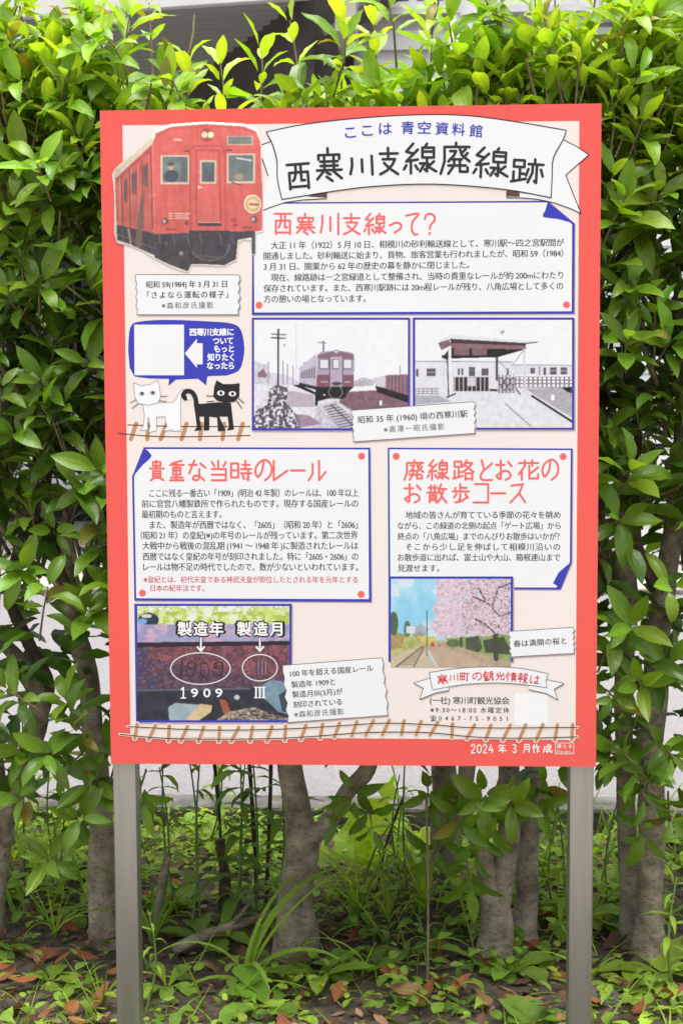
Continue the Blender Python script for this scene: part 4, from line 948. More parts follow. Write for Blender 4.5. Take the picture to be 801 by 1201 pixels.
def template(kind, nt_=7, curl=0.25, fold=0.35, twist=0.0, seed=0):
    """leaf along +y, unit length; columns across: -1, -.5, 0, .5, 1"""
    r = np.random.default_rng(seed); t = np.linspace(0, 1, nt_)
    if kind == 'oval': w = 0.185*np.sin(np.pi*np.clip(t, 0, 1)**0.92)**0.85
    elif kind == 'lance': w = 0.115*np.sin(np.pi*t**0.8)**0.9
    elif kind == 'spoon': w = 0.05 + 0.19*np.sin(np.pi*np.clip((t-0.12)/0.9, 0, 1)**1.35)**0.8; w[-1] = 0.02; w[0] = 0.03
    elif kind == 'blade': w = 0.022*(1-t**2.2) + 0.002
    elif kind == 'round': w = 0.36*np.sin(np.pi*np.clip(t*.94+.06, 0, 1)**0.9)**0.7
    elif kind == 'lobed': w = (0.06 + 0.20*np.sin(np.pi*t**1.15))*(0.22 + 0.95*(np.arange(nt_) % 2)); w[-1] = 0.02
    w = np.maximum(w, 0.004)
    cols = np.array([-1, -0.55, 0, 0.55, 1.0])
    X = w[:, None]*cols[None]; a = np.abs(cols)[None]
    wave = 0.018*np.sin(t*17 + r.random()*6)[:, None]*a**2 if kind in ('oval', 'spoon', 'lance', 'round') else 0
    Z = fold*w[:, None]*a**1.3 + wave
    ang = -curl*2*t                                        # droop along the length
    yy = np.concatenate([[0], np.cumsum(np.cos(ang[:-1])*np.diff(t))]); zz_ = np.concatenate([[0], np.cumsum(np.sin(ang[:-1])*np.diff(t))])
    Yb = yy[:, None] + 0*X; Zb = zz_[:, None] + Z*np.cos(ang)[:, None]; Yb = Yb - Z*np.sin(ang)[:, None]
    if twist:
        ta = twist*t[:, None]; X, Zb = X*np.cos(ta)-(Zb-zz_[:, None])*np.sin(ta), zz_[:, None]+X*np.sin(ta)+(Zb-zz_[:, None])*np.cos(ta)
    V = np.stack([X, Yb, Zb], -1).reshape(-1, 3)
    idx = np.arange(nt_*5).reshape(nt_, 5)
    Q = np.stack([idx[:-1, :-1], idx[:-1, 1:], idx[1:, 1:], idx[1:, :-1]], -1).reshape(-1, 4)
    P = np.stack([np.broadcast_to(cols, (nt_, 5)), np.broadcast_to(t[:, None], (nt_, 5)), np.zeros((nt_, 5))], -1).reshape(-1, 3)
    return V, Q, P
TPL = {'oval': [template('oval', 8, c, f, tw, i) for i, (c, f, tw) in enumerate([(.15, .35, 0), (.35, .3, .2), (.55, .4, -.25), (.05, .5, .1), (.75, .25, 0), (.3, .15, -.4)])],
       'lance': [template('lance', 8, c, f, tw, i) for i, (c, f, tw) in enumerate([(.3, .4, 0), (.6, .3, .3), (.85, .3, -.3)])],
       'spoon': [template('spoon', 8, c, f, tw, i) for i, (c, f, tw) in enumerate([(.3, .3, 0), (.55, .25, .2), (.8, .2, -.2)])],
       'blade': [template('blade', 9, c, .6, tw, i) for i, (c, tw) in enumerate([(.3, .3), (.7, .5), (1.05, -.5), (.1, .2)])],
       'round': [template('round', 6, c, f, 0, i) for i, (c, f) in enumerate([(.1, .2), (.4, .15), (.25, -.1)])],
       'lobed': [template('lobed', 12, c, .2, tw, i) for i, (c, tw) in enumerate([(.3, .1), (.6, -.2)])]}

class Leaves:
    def __init__(s): s.items = {}
    def add(s, kind, p, d, n, size, col, width=1.0):
        k = (kind, random.randrange(len(TPL[kind])))
        s.items.setdefault(k, []).append((*p, *d, *n, size, *col, width))
    def build(s, name, mat, parent=None, guard=None):
        VV, QQ, CC, PP = [], [], [], []; off = 0
        for (kind, i), it in s.items.items():
            V, Q, P = TPL[kind][i]; A = np.array(it, float)
            p, d, n, sz, col, wd = A[:, 0:3], A[:, 3:6], A[:, 6:9], A[:, 9], A[:, 10:13], A[:, 13]
            d = d/np.linalg.norm(d, axis=1, keepdims=True); sd_ = np.cross(d, n); sd_ /= np.linalg.norm(sd_, axis=1, keepdims=True) + 1e-9; n = np.cross(sd_, d)
            W = p[:, None] + sz[:, None, None]*(V[None, :, 0:1]*wd[:, None, None]*sd_[:, None] + V[None, :, 1:2]*d[:, None] + V[None, :, 2:3]*n[:, None])
            if guard is not None:
                ok = guard(W); W = W[ok]; col = col[ok]
            m = len(W)
            if not m: continue
            VV.append(W.reshape(-1, 3)); QQ.append((Q[None] + (np.arange(m)*len(V))[:, None, None]).reshape(-1, 4) + off)
            CC.append(np.repeat(col, len(V), 0)); PP.append(np.tile(P, (m, 1))); off += m*len(V)
        co = np.concatenate(VV); me = npmesh(name, co, np.concatenate(QQ), True)
        c4 = np.ones((len(co), 4), np.float32); c4[:, :3] = np.concatenate(CC)
        me.attributes.new('leaf_colour', 'FLOAT_COLOR', 'POINT').data.foreach_set('color', c4.ravel())
        me.attributes.new('leaf_pos', 'FLOAT_VECTOR', 'POINT').data.foreach_set('vector', np.concatenate(PP).astype(np.float32).ravel())
        me.materials.append(mat)
        return link(name, me, parent)

def unit(v): v = np.asarray(v, float); return v/(np.linalg.norm(v) + 1e-12)
def jit(c, a=0.18):
    k = 1 + random.uniform(-a, a); return tuple(max(0.004, x*k*(1 + random.uniform(-.1, .1))) for x in c)
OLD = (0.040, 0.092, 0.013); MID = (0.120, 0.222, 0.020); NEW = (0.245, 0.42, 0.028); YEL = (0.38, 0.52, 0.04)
def mixc(a, b, t): return tuple(x*(1-t)+y*t for x, y in zip(a, b))

def rosette(L, twigs, p, d, ln, n, size, age, kind='oval', op=(52, 82)):
    """a shoot: thin stem with opposite leaves, the crown of leaves at its tip"""
    p = np.array(p, float); d = unit(d); tip = p + d*ln
    bend = p + d*ln*0.5 + np.array([random.uniform(-1, 1)*.008 for _ in range(3)])
    twigs.append(([p - d*0.03, bend, tip], [0.0028, 0.0022, 0.0014]))
    a = unit(np.cross(d, [0.2, 0.3, 0.9])); b = np.cross(d, a); ph = random.uniform(0, 6.28)
    pairs = max(2, n//2)
    for i in range(pairs):
        t = i/max(pairs-1, 1); base = p + d*ln*(0.35 + 0.65*t) if pairs > 1 else tip
        for s in (0, math.pi):
            az = ph + i*1.57 + s + random.uniform(-.35, .35)
            open_ = math.radians(random.uniform(*op) - 30*t)
            out = a*math.cos(az) + b*math.sin(az)
            ld = unit(d*math.cos(open_) + out*math.sin(open_)); nn = unit(d*math.sin(open_) - out*math.cos(open_) + 0.25*np.array([0, 0, 1]))
            sz = 0.90*size*random.uniform(.65, 1.15)*(1.05 - .3*abs(t-.5))
            L.add(kind, base + out*0.006, ld, nn, sz, jit(age) if random.random() > .025 else jit((.22, .20, .035), .3), random.uniform(.82, 1.14))

# ------------------------------------------------------------------ the hedge: six clipped osmanthus bushes
TOPX = [-200, 0, 60, 120, 170, 205, 300, 345, 400, 450, 520, 600, 700, 801, 1000]
TOPY = [0, -14, -4, 40, 78, 108, 104, 90, 80, 72, 44, 8, 2, 8, 14]
def top_z(px): return at(400, np.interp(px, TOPX, TOPY), 0.62)[2]
def px_of(x, y, z):
    v = np.array([x, y, z]) - CAM; k = v @ _f
    return 400.5 + FPX*(v @ _r2)/k, 600.5 - FPX*(v @ _u2)/k
def clear(W):                                              # nothing pokes through the sign
    return W[:, :, 1].min(1) > 0.075

TREES = [  # label, trunk and limb paths: list of (px, py, depth, radius px)
 ('osmanthus bush at the left end of the hedge with forked branches', 0.70, 3, (-400, 40), [
   [(-6, 1072, .72, 15), (2, 990, .72, 13), (20, 920, .72, 13), (46, 845, .72, 14), (40, 800, .72, 11), (15, 765, .70, 9), (-20, 735, .68, 8)],
   [(46, 845, .72, 11), (56, 800, .74, 9), (34, 755, .76, 8), (12, 700, .78, 8), (24, 640, .8, 7), (38, 600, .8, 6), (46, 520, .8, 5)],
   [(8, 990, .72, 12), (-6, 880, .7, 10), (-10, 760, .7, 9), (-4, 640, .7, 8), (10, 470, .72, 6), (12, 380, .72, 4)],
   [(-20, 735, .68, 8), (-40, 600, .7, 6), (-60, 400, .7, 4)]]),
 ('osmanthus bush just left of the red sign with bare forking trunk', 0.66, 5, (40, 235), [
   [(124, 1096, .66, 23), (122, 1060, .66, 19), (119, 990, .66, 17), (114, 900, .68, 15), (104, 800, .70, 14), (88, 735, .7, 13), (80, 690, .7, 12), (77, 640, .7, 10), (84, 590, .7, 8), (108, 560, .7, 7), (128, 480, .7, 5)],
   [(80, 690, .7, 11), (66, 655, .68, 8), (48, 622, .66, 7), (30, 592, .64, 7), (8, 562, .62, 6), (4, 520, .6, 5), (-10, 430, .6, 4)],
   [(77, 665, .7, 9), (62, 620, .72, 7), (53, 580, .72, 9), (57, 530, .72, 9), (66, 500, .72, 7), (30, 430, .74, 5), (28, 330, .74, 4)],
   [(88, 735, .7, 8), (112, 650, .74, 9), (118, 560, .74, 8), (100, 480, .74, 6), (90, 300, .74, 4)],
   [(114, 900, .68, 9), (150, 800, .7, 8), (190, 600, .7, 6), (200, 300, .7, 4)]]),
 ('osmanthus bush behind the sign with one thick grey trunk between the posts', 0.64, 5, (235, 445), [
   [(350, 1102, .62, 30), (350, 1072, .62, 24), (352, 1020, .62, 22), (356, 985, .62, 21), (348, 940, .62, 17), (340, 890, .63, 16), (330, 780, .65, 13), (310, 600, .66, 9), (290, 300, .66, 5)],
   [(356, 985, .62, 15), (384, 968, .6, 12), (410, 930, .6, 11), (436, 892, .6, 11), (440, 800, .6, 9), (420, 500, .62, 6), (400, 200, .62, 4)]]),
 ('osmanthus bush behind the sign with a cluster of pale stems near the right post', 0.62, 6, (445, 650), [
   [(582, 1114, .6, 25), (582, 1080, .6, 21), (574, 1030, .6, 15), (562, 985, .6, 12), (540, 960, .6, 10), (548, 900, .6, 11), (560, 700, .62, 8), (540, 300, .62, 4)],
   [(583, 1080, .6, 16), (592, 1020, .6, 15), (598, 960, .6, 14), (596, 890, .6, 13), (600, 600, .62, 7)],
   [(612, 1098, .7, 20), (616, 1050, .7, 15), (622, 960, .7, 14), (626, 890, .7, 13), (640, 600, .7, 8), (640, 250, .7, 4)],
   [(565, 985, .6, 8), (578, 960, .58, 8), (585, 930, .58, 7), (592, 905, .6, 6)]]),
 ('osmanthus bush right of the red sign on twin upright grey trunks', 0.62, 5, (650, 1200), [
   [(760, 1108, .6, 23), (761, 1080, .6, 18), (762, 1000, .6, 17), (762, 900, .62, 16), (768, 800, .64, 16), (776, 700, .66, 15), (790, 600, .66, 12), (800, 480, .66, 8), (790, 250, .66, 4)],
   [(738, 1088, .68, 15), (736, 1040, .68, 13), (734, 940, .68, 12), (732, 850, .68, 11), (735, 720, .68, 13), (733, 640, .68, 12), (730, 500, .68, 8), (742, 300, .68, 5)],
   [(768, 690, .66, 8), (748, 640, .64, 7), (745, 590, .62, 6), (748, 500, .62, 5)],
   [(735, 720, .68, 8), (712, 670, .7, 8), (704, 610, .7, 7), (705, 450, .7, 5)]]),
 ('dark trunked osmanthus bush standing in the rear row behind the sign', 1.05, 3, (470, 560), [
   [(520, 1040, 1.05, 22), (522, 1000, 1.05, 18), (520, 900, 1.05, 17), (515, 700, 1.05, 12), (520, 300, 1.05, 6)]]),
]
trees = []
for lab, Y, _n, rng_, paths in TREES:
    b = at(paths[0][0][0], paths[0][0][1] - 8, paths[0][0][2]); b[2] = float(bed_h(b[0], b[1]))
    T = empty('osmanthus_bush', b, lab, 'bush', 'osmanthus bushes of the clipped hedge')
    mb = MB()
    for j, path in enumerate(paths):
        P = [(*at(x, y, Yd), rp/ (FPX/ (Yd+2.6))) for x, y, Yd, rp in path]
        if path[0][1] > 1030: P = [(P[0][0], P[0][1], P[0][2]-.12, P[0][3]*1.25)] + P
        S = [np.array([*q[:3], q[3]*.92]) for q in smooth_path(P, 6)]
        for q in S[3:]: q[:3] += np.array(mnoise.noise_vector(Vector(q[:3])*7))*q[3]*.35
        mb.tube([q[:3] for q in S], [max(q[3], .003) for q in S], 14, 0 if j == 0 or path[0][1] > 1000 else (0 if path[0][1] > 900 else 1), wob=0.16, seed=j)
    o = mb.build('trunk', [wood, dark_wood], T, smooth=True)
    trees.append(dict(T=T, L=Leaves(), tw=[], rng=rng_, Y=Y))
def tree_for(x, y=0.6):
    px = px_of(x, y, 1.2)[0]
    for t in trees[:5]:
        if t['rng'][0] <= px < t['rng'][1]: return t
    return trees[0] if px < 0 else trees[4]

def dens(px, z):
    """how leafy the hedge is at a height: open between the bare limbs"""
    if z > 1.22: return 1.0
    if z > 1.05: return 0.85
    if z > 0.78: return 0.30
    if z > 0.62: return 0.36
    if z > 0.40: return 0.26 if (px < 110 or px > 690) else 0.10
    if z > 0.27: return 0.18 if px < 105 else 0
    return 0

# dense interior: mature leaves
cnt = 0
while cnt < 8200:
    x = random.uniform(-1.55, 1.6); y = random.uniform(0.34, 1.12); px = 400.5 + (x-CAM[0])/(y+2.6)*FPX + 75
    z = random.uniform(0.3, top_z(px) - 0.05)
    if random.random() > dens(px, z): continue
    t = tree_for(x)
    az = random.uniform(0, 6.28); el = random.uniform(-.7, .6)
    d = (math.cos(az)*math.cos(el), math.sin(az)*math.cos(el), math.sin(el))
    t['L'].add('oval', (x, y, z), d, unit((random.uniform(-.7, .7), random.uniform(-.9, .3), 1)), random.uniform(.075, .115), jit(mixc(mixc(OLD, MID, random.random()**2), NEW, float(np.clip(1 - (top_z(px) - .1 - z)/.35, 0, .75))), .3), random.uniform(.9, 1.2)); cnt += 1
# twiggy inner branches
for _ in range(420):
    x = random.uniform(-1.4, 1.5); y = random.uniform(.4, 1.0); z = random.uniform(.75, 1.8); t = tree_for(x)
    a = np.array([x, y, z]); d = unit((random.uniform(-.8, .8), random.uniform(-.8, .6), random.uniform(.2, 1.2))); ln = random.uniform(.15, .35)
    t['tw'].append(([a, a + d*ln*.5 + np.array([0, 0, .015]), a + d*ln], [.006, .0045, .002]))
# shoots facing the path
cnt = 0
while cnt < 540:
    x = random.uniform(-1.3, 1.4); y = 0.40 + 0.16*(fbm(np.array([x*3+50.]), np.array([cnt*.37]), 5)[0]-.5) + random.uniform(-.05, .12)
    px = px_of(x, y, 1.2)[0]; z = random.uniform(.30, top_z(px) - .02)
    if random.random() > dens(px, z)*1.3: continue
    t = tree_for(x); hi = np.clip((z-1.35)/.6, 0, 1)
    col = mixc(mixc(OLD, MID, random.uniform(.4, 1)), NEW, hi*random.uniform(.2, .9) + (.35 if random.random() < .3 else 0))
    rosette(t['L'], t['tw'], (x, y, z), (random.uniform(-.5, .5), -random.uniform(.2, .9), random.uniform(.4, 1.4)), random.uniform(.05, .12), random.choice((6, 8, 8)), random.uniform(.085, .115), col); cnt += 1
# rear face
for _ in range(170):
    x = random.uniform(-1.6, 1.7); y = random.uniform(.98, 1.16); px = px_of(x, y, 1.2)[0]; z = random.uniform(.6, top_z(px)-.02)
    if random.random() > dens(px, z)*.9: continue
    t = tree_for(x); rosette(t['L'], t['tw'], (x, y, z), (random.uniform(-.5, .5), random.uniform(.3, 1), random.uniform(.2, 1)), .09, 6, .095, mixc(MID, NEW, random.uniform(0, .6)))
# bright young shoots along the top
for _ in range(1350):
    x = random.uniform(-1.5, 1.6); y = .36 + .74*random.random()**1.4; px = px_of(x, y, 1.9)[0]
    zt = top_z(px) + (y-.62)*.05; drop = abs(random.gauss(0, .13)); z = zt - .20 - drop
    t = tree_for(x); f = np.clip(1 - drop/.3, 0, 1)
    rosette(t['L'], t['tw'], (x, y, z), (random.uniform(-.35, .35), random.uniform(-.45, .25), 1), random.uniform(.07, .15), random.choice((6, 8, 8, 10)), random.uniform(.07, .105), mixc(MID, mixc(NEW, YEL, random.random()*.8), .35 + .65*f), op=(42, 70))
# single shoots that stand out above the top
for px, py, Y, n, sz, l in ((85, 88, .5, 6, .10, .12), (150, 78, .45, 8, .085, .16), (178, 60, .52, 6, .07, .12), (222, 118, .42, 6, .085, .10), (305, 112, .42, 8, .085, .12), (352, 92, .5, 6, .085, .14), (400, 110, .42, 8, .095, .2), (262, 122, .45, 6, .08, .10),
                          (440, 100, .5, 8, .085, .14), (505, 84, .5, 8, .09, .16), (590, 60, .45, 8, .1, .2), (560, 70, .55, 6, .085, .16), (690, 62, .45, 8, .1, .2), (655, 50, .5, 6, .09, .16), (760, 80, .4, 8, .1, .16), (735, 30, .5, 6, .09, .15), (30, 40, .45, 8, .1, .18), (15, 18, .5, 6, .1, .16)):
    p = at(px, py, Y); t = tree_for(p[0]); rosette(t['L'], t['tw'], p - np.array([0, 0, .02]), (random.uniform(-.15, .15), random.uniform(-.2, .05), 1), l, n, sz, mixc(NEW, YEL, random.uniform(.3, .9)), op=(40, 66))
# larger leaf clusters that the photograph shows low on the hedge: (px, py, depth, leaf size, leaves, colour mix)
for px, py, Y, sz, n, mx_, dz in ((40, 340, .33, .13, 8, .35, .6), (20, 350, .36, .11, 6, .2, .5), (95, 720, .36, .12, 8, .30, .5), (18, 660, .34, .12, 6, .35, .2), (122, 545, .36, .12, 6, .4, .2), (100, 560, .38, .11, 4, .2, .2), (85, 830, .36, .11, 8, .30, .8),
                                 (60, 880, .36, .10, 8, .25, .3), (30, 930, .38, .10, 8, .2, .3), (85, 950, .36, .10, 8, .15, .2), (55, 1000, .40, .10, 6, .2, .2), (20, 870, .38, .11, 6, .2, .2), (112, 905, .38, .10, 8, .15, .1), (95, 870, .38, .10, 6, .1, -.2),
                                 (730, 560, .33, .14, 8, .45, .7), (722, 600, .36, .11, 6, .35, .2), (785, 680, .34, .13, 4, .7, .2), (735, 730, .36, .11, 8, .45, .3), (755, 790, .36, .11, 8, .35, .1), (715, 800, .36, .10, 6, .3, 0), (790, 770, .38, .11, 6, .2, .2), (720, 860, .38, .1, 6, .25, -.2), (775, 860, .38, .1, 8, .15, -.2), (745, 900, .38, .10, 6, .1, -.4), (790, 930, .4, .1, 6, .1, -.3), (755, 945, .4, .1, 6, .12, -.4),
                                 (730, 255, .33, .13, 8, .6, .6), (725, 330, .35, .13, 6, .45, .3), (780, 400, .34, .13, 8, .4, .4), (715, 365, .36, .13, 4, .5, -.1), (740, 165, .36, .11, 8, .8, .8), (770, 230, .36, .12, 6, .5, .4),
                                 (60, 230, .36, .12, 6, .5, .3), (110, 200, .36, .12, 8, .5, .4), (95, 170, .36, .11, 8, .8, .5), (20, 190, .36, .12, 8, .6, .4), (50, 440, .36, .12, 6, .2, .2), (110, 420, .36, .11, 6, .25, .2), (15, 500, .36, .12, 6, .2, .2), (60, 610, .4, .11, 4, .2, .1),
                                 (540, 935, .42, .10, 8, .2, -.3), (570, 915, .42, .10, 8, .35, -.1), (600, 925, .42, .1, 8, .35, 0), (560, 960, .44, .09, 6, .15, -.5), (520, 970, .5, .1, 6, .05, -.5), (545, 1000, .44, .10, 6, .05, -.7), (525, 920, .5, .1, 8, .1, -.2), (630, 920, .5, .1, 6, .2, -.2), (580, 940, .42, .1, 6, .4, -.4),
                                 (420, 910, .45, .1, 6, .05, -.2), (430, 935, .46, .1, 4, .02, -.5), (405, 925, .45, .09, 4, .05, -.4), (165, 905, .4, .1, 6, .15, -.4), (505, 910, .6, .09, 6, .1, -.2), (640, 905, .55, .09, 6, .15, -.2)):
    p = at(px, py, Y); t = tree_for(p[0]); rosette(t['L'], t['tw'], p + np.array([0, .05, -.03]), (random.uniform(-.3, .3), -.7, dz), .07, n, sz*.92, mixc(mixc(OLD, MID, .7), NEW, mx_))
for _ in range(40):
    p = np.array([random.uniform(-.1, .5), 1.05 + random.uniform(-.2, .2), random.uniform(.8, 1.9)])
    rosette(trees[5]['L'], trees[5]['tw'], p, (random.uniform(-.6, .6), random.uniform(-.6, .6), 1), .1, 6, .1, mixc(OLD, MID, random.random()))
# a bare dry twig above the left corner of the sign
trees[1]['tw'].append(([at(195, 92, .5), at(214, 72, .5), at(222, 62, .5), at(227, 38, .5), at(228, 17, .5)], [.0035, .003, .0028, .0026, .002]))
trees[1]['tw'].append(([at(178, 102, .48), at(200, 90, .48), at(226, 78, .48)], [.004, .0035, .002]))
twigm = noisy('pale_twig', (0.13, 0.10, 0.06), (0.24, 0.19, 0.11), scale=30, rough=0.85)
for t in trees:
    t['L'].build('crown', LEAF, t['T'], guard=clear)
    mb = MB()
    for pts, rad in t['tw']: mb.tube(pts, rad, 5, caps=False)
    tag(mb.build('twig_growth', twigm, t['T'], smooth=True), kind='stuff')
# ------------------------------------------------------------------ weeds, grass and litter on the planting bed
def gpt(px, py):
    p = atz(px, py, 0.0); p[2] = float(bed_h(p[0], p[1])); return p
def on_ground(x, y): return np.array([x, y, float(bed_h(x, y))])
G1, G2, G3, G4 = (0.10, 0.20, 0.026), (0.18, 0.31, 0.034), (0.29, 0.44, 0.045), (0.045, 0.105, 0.024)
stem_m = noisy('green_stem', (0.08, 0.15, 0.03), (0.14, 0.22, 0.05), scale=30, rough=0.6)
dry_m = noisy('dry_stalk', (0.035, 0.024, 0.016), (0.09, 0.065, 0.045), scale=40, rough=0.9)
def zone(x, y):
    if y > 0.78: return 'behind the hedge trunks near the kerb'
    if x < -0.43: return 'left of the left sign post'
    if x > 0.42: return 'right of the right sign post'
    return 'between the two sign posts'

# low ground cover
L = Leaves()
n = 0
while n < 6000:
    x = random.uniform(-1.5, 1.6); y = random.uniform(-.25, 1.54)
    f = fbm(np.array([x*3.1+20.]), np.array([y*3.1+30.]), 77)[0]
    near = (0.8 if y < .42 else 0.4 if y < .8 else 0.8)*(.3 if (x < -.42 or -.1 < x < .05) and .15 < y < .7 else 1)
    if random.random() > np.clip((f-.34)*5, 0.05, 1)*near: continue
    p = on_ground(x, y); k = random.random(); h = random.uniform(.004, .05) if y < .8 else random.uniform(.005, .09)
    az = random.uniform(0, 6.28); d = (math.cos(az), math.sin(az), random.uniform(-.1, .7))
    L.add('round' if k < .6 else 'spoon', p + [0, 0, h], d, unit((random.uniform(-.4, .4), random.uniform(-.4, .4), 1)), random.uniform(.012, .03) if k < .6 else random.uniform(.025, .055), jit(mixc(G2 if y > .8 else G1, YEL if y > .8 and random.random() < .3 else G3, random.random()), .25)); n += 1  # behind the trunks, sunlight is put into lighter, yellower greens
o = L.build('ground_cover', WEED); tag(o, kind='stuff')
L = Leaves(); n = 0
while n < 900:
    x = random.uniform(-1.5, 1.6); y = random.uniform(-.25, 1.54)
    f = fbm(np.array([x*2.3+70.]), np.array([y*2.3+10.]), 31)[0]
    if random.random() > np.clip((f-.4)*4, 0.06, 1)*(.8 if y > .8 else .5): continue
    p = on_ground(x, y); az = random.uniform(0, 6.28); d = (math.cos(az)*.5, math.sin(az)*.5, random.uniform(.5, 1.2))
    L.add('blade', p, d, unit((-math.cos(az), -math.sin(az), .6)), random.uniform(.05, .17) if y < .8 else random.uniform(.08, .26), jit(mixc(G1, G3, random.random()), .25), random.uniform(.5, 1.1)); n += 1
o = L.build('grass', WEED); tag(o, kind='stuff')

L = Leaves(); TPL['crumb'] = [template('oval', 4, c, f, .3, 3) for c, f in ((-.3, .4), (.4, -.4))]
for _ in range(3600):
    x = random.uniform(-1.4, 1.5); y = random.uniform(-.25, 1.5); az = random.uniform(0, 6.28); c = random.choice(((.12, .07, .04), (.2, .12, .07), (.06, .04, .028), (.24, .17, .11), (.15, .06, .03)))
    L.add('crumb', on_ground(x, y) + [0, 0, random.uniform(.001, .012)], (math.cos(az), math.sin(az), random.uniform(-.2, .3)), unit((random.uniform(-.5, .5), random.uniform(-.5, .5), 1)), random.uniform(.008, .04), jit(c, .3), random.uniform(.5, 1.6))
o = L.build('leaf_litter', DEAD); tag(o, kind='stuff')

def place(name, p, lab, cat, grp): return empty(name, p, lab, cat, grp)
def weed(p, n, size, kind, col, lab, grp, name='broadleaf_weed', up=(.15, .75), cat='weed'):
    W = place(name, p, lab, cat, grp); L = Leaves(); a0 = random.random()*6
    for i in range(n):
        az = a0 + i*2.4 + random.uniform(-.3, .3); e = random.uniform(*up)
        L.add(kind, p + np.array([math.cos(az), math.sin(az), .3])*.006, (math.cos(az), math.sin(az), e), unit((-math.cos(az)*e, -math.sin(az)*e, 1)), size*random.uniform(.6, 1.1), jit(col, .15), random.uniform(.8, 1.15))
    L.build('foliage', WEED, W); return W

BIG = [ # px, py, leaves, size, kind, colour mix, label
 (372, 1148, 5, .15, 'oval', .45, 'broad oval leaved weed beneath the thick trunk between the posts'),
 (318, 1178, 6, .13, 'spoon', .6, 'pale green weed with wide pointed leaves at the bottom edge between the posts'),
 (238, 1102, 6, .14, 'spoon', .3, 'dark green dock plant beside the fallen grey branch'),
 (196, 1150, 7, .10, 'spoon', .6, 'bushy light green weed just right of the left post'),
 (480, 1118, 7, .09, 'spoon', .4, 'dark rosette weed on bare soil left of the pale stem cluster'),
 (430, 1140, 6, .10, 'oval', .5, 'wide leaved weed low in the middle between the posts'),
 (600, 1140, 12, .11, 'spoon', .45, 'dense rosette of spoon shaped leaves below the pale stem cluster'),
 (560, 1128, 8, .10, 'spoon', .5, 'smaller rosette weed touching the base of the pale stem cluster'),
 (645, 1120, 9, .10, 'spoon', .5, 'upright rosette weed just left of the right post'),
 (708, 1085, 14, .13, 'spoon', .25, 'tall dark green clump between the right post and twin trunks'),
 (778, 1140, 7, .15, 'oval', .75, 'big bright green weed in front of the twin trunks'),
 (735, 1160, 8, .10, 'spoon', .6, 'light weed between right post and bright green weed'),
 (88, 1075, 7, .09, 'spoon', .5, 'small weed at the foot of the left forking trunk'),
 (60, 1150, 8, .08, 'spoon', .6, 'small leafy weed among dead leaves left of the left post'),
]
for px, py, n, sz, kd, m_, lab in BIG: weed(gpt(px, py), n, sz, kd, mixc(G1, G3, m_), lab, 'broad leaved weeds on the planting bed')
n = 0
while n < 62:
    x = random.uniform(-1.15, 1.25); y = random.uniform(-.05, 1.5)
    if any(abs(px_of(x, y, 0)[0]-b[0]) < 16 and abs(px_of(x, y, 0)[1]-b[1]) < 12 for b in BIG): continue
    z_ = zone(x, y); kd = random.choice(('spoon', 'spoon', 'lance', 'round'))
    back = y > .78  # rear weeds get a lighter green that paints in the sun there
    weed(on_ground(x, y), random.randint(6, 12), random.uniform(.05, .09) if not back else random.uniform(.08, .15), kd, mixc(G1, G3, random.random()*.7 + (.3 if back else 0)), 'low green weed growing ' + z_, 'low weeds ' + z_, 'low_weed', (.2, 1.1)); n += 1

def tall(p, h, lean, nl, size, col, lab, grp, name='tall_weed', kind='lance', cat='weed', bud=None, droop=.3):
    W = place(name, p, lab, cat, grp); d = unit((lean, random.uniform(-.08, .08), 1)); L = Leaves()
    bow = np.array([random.uniform(-.03, .03), random.uniform(-.02, .02), 0])
    pts = [p - [0, 0, .02], p + d*h*.35 + bow, p + d*h*.7 + bow*.8, p + d*h]
    S = smooth_path(pts, 4); mb = MB(); mb.tube(S, list(np.linspace(.0034, .0016, len(S))), 7); mb.build('stem', stem_m, W, smooth=True)
    for i in range(nl):
        t = .12 + .88*i/nl; q = np.array(S[int(t*(len(S)-1))]); az = i*2.4 + random.uniform(-.4, .4)
        o_ = np.array([math.cos(az), math.sin(az), 0]); e = random.uniform(.1, .7) - droop*.5
        L.add(kind, q, o_ + [0, 0, e], unit(-o_*e + [0, 0, 1]), size*random.uniform(.7, 1.1)*(1.1 - .4*t), jit(col, .15), random.uniform(.8, 1.2))
    L.build('foliage', WEED, W)
    if bud:
        mb = MB(); q = np.array(S[-1]); mb.tube([q, q + d*.006, q + d*.012, q + d*.016], [.002, .006, .0055, .002], 8); mb.build('bud', bud, W, smooth=True)
    return W
yellow = noisy('yellow_petal', (0.5, 0.36, 0.02), (0.65, 0.5, 0.03), rough=0.6)
greenbud = noisy('green_bud', (0.1, 0.18, 0.04), (0.15, 0.24, 0.05), rough=0.6)
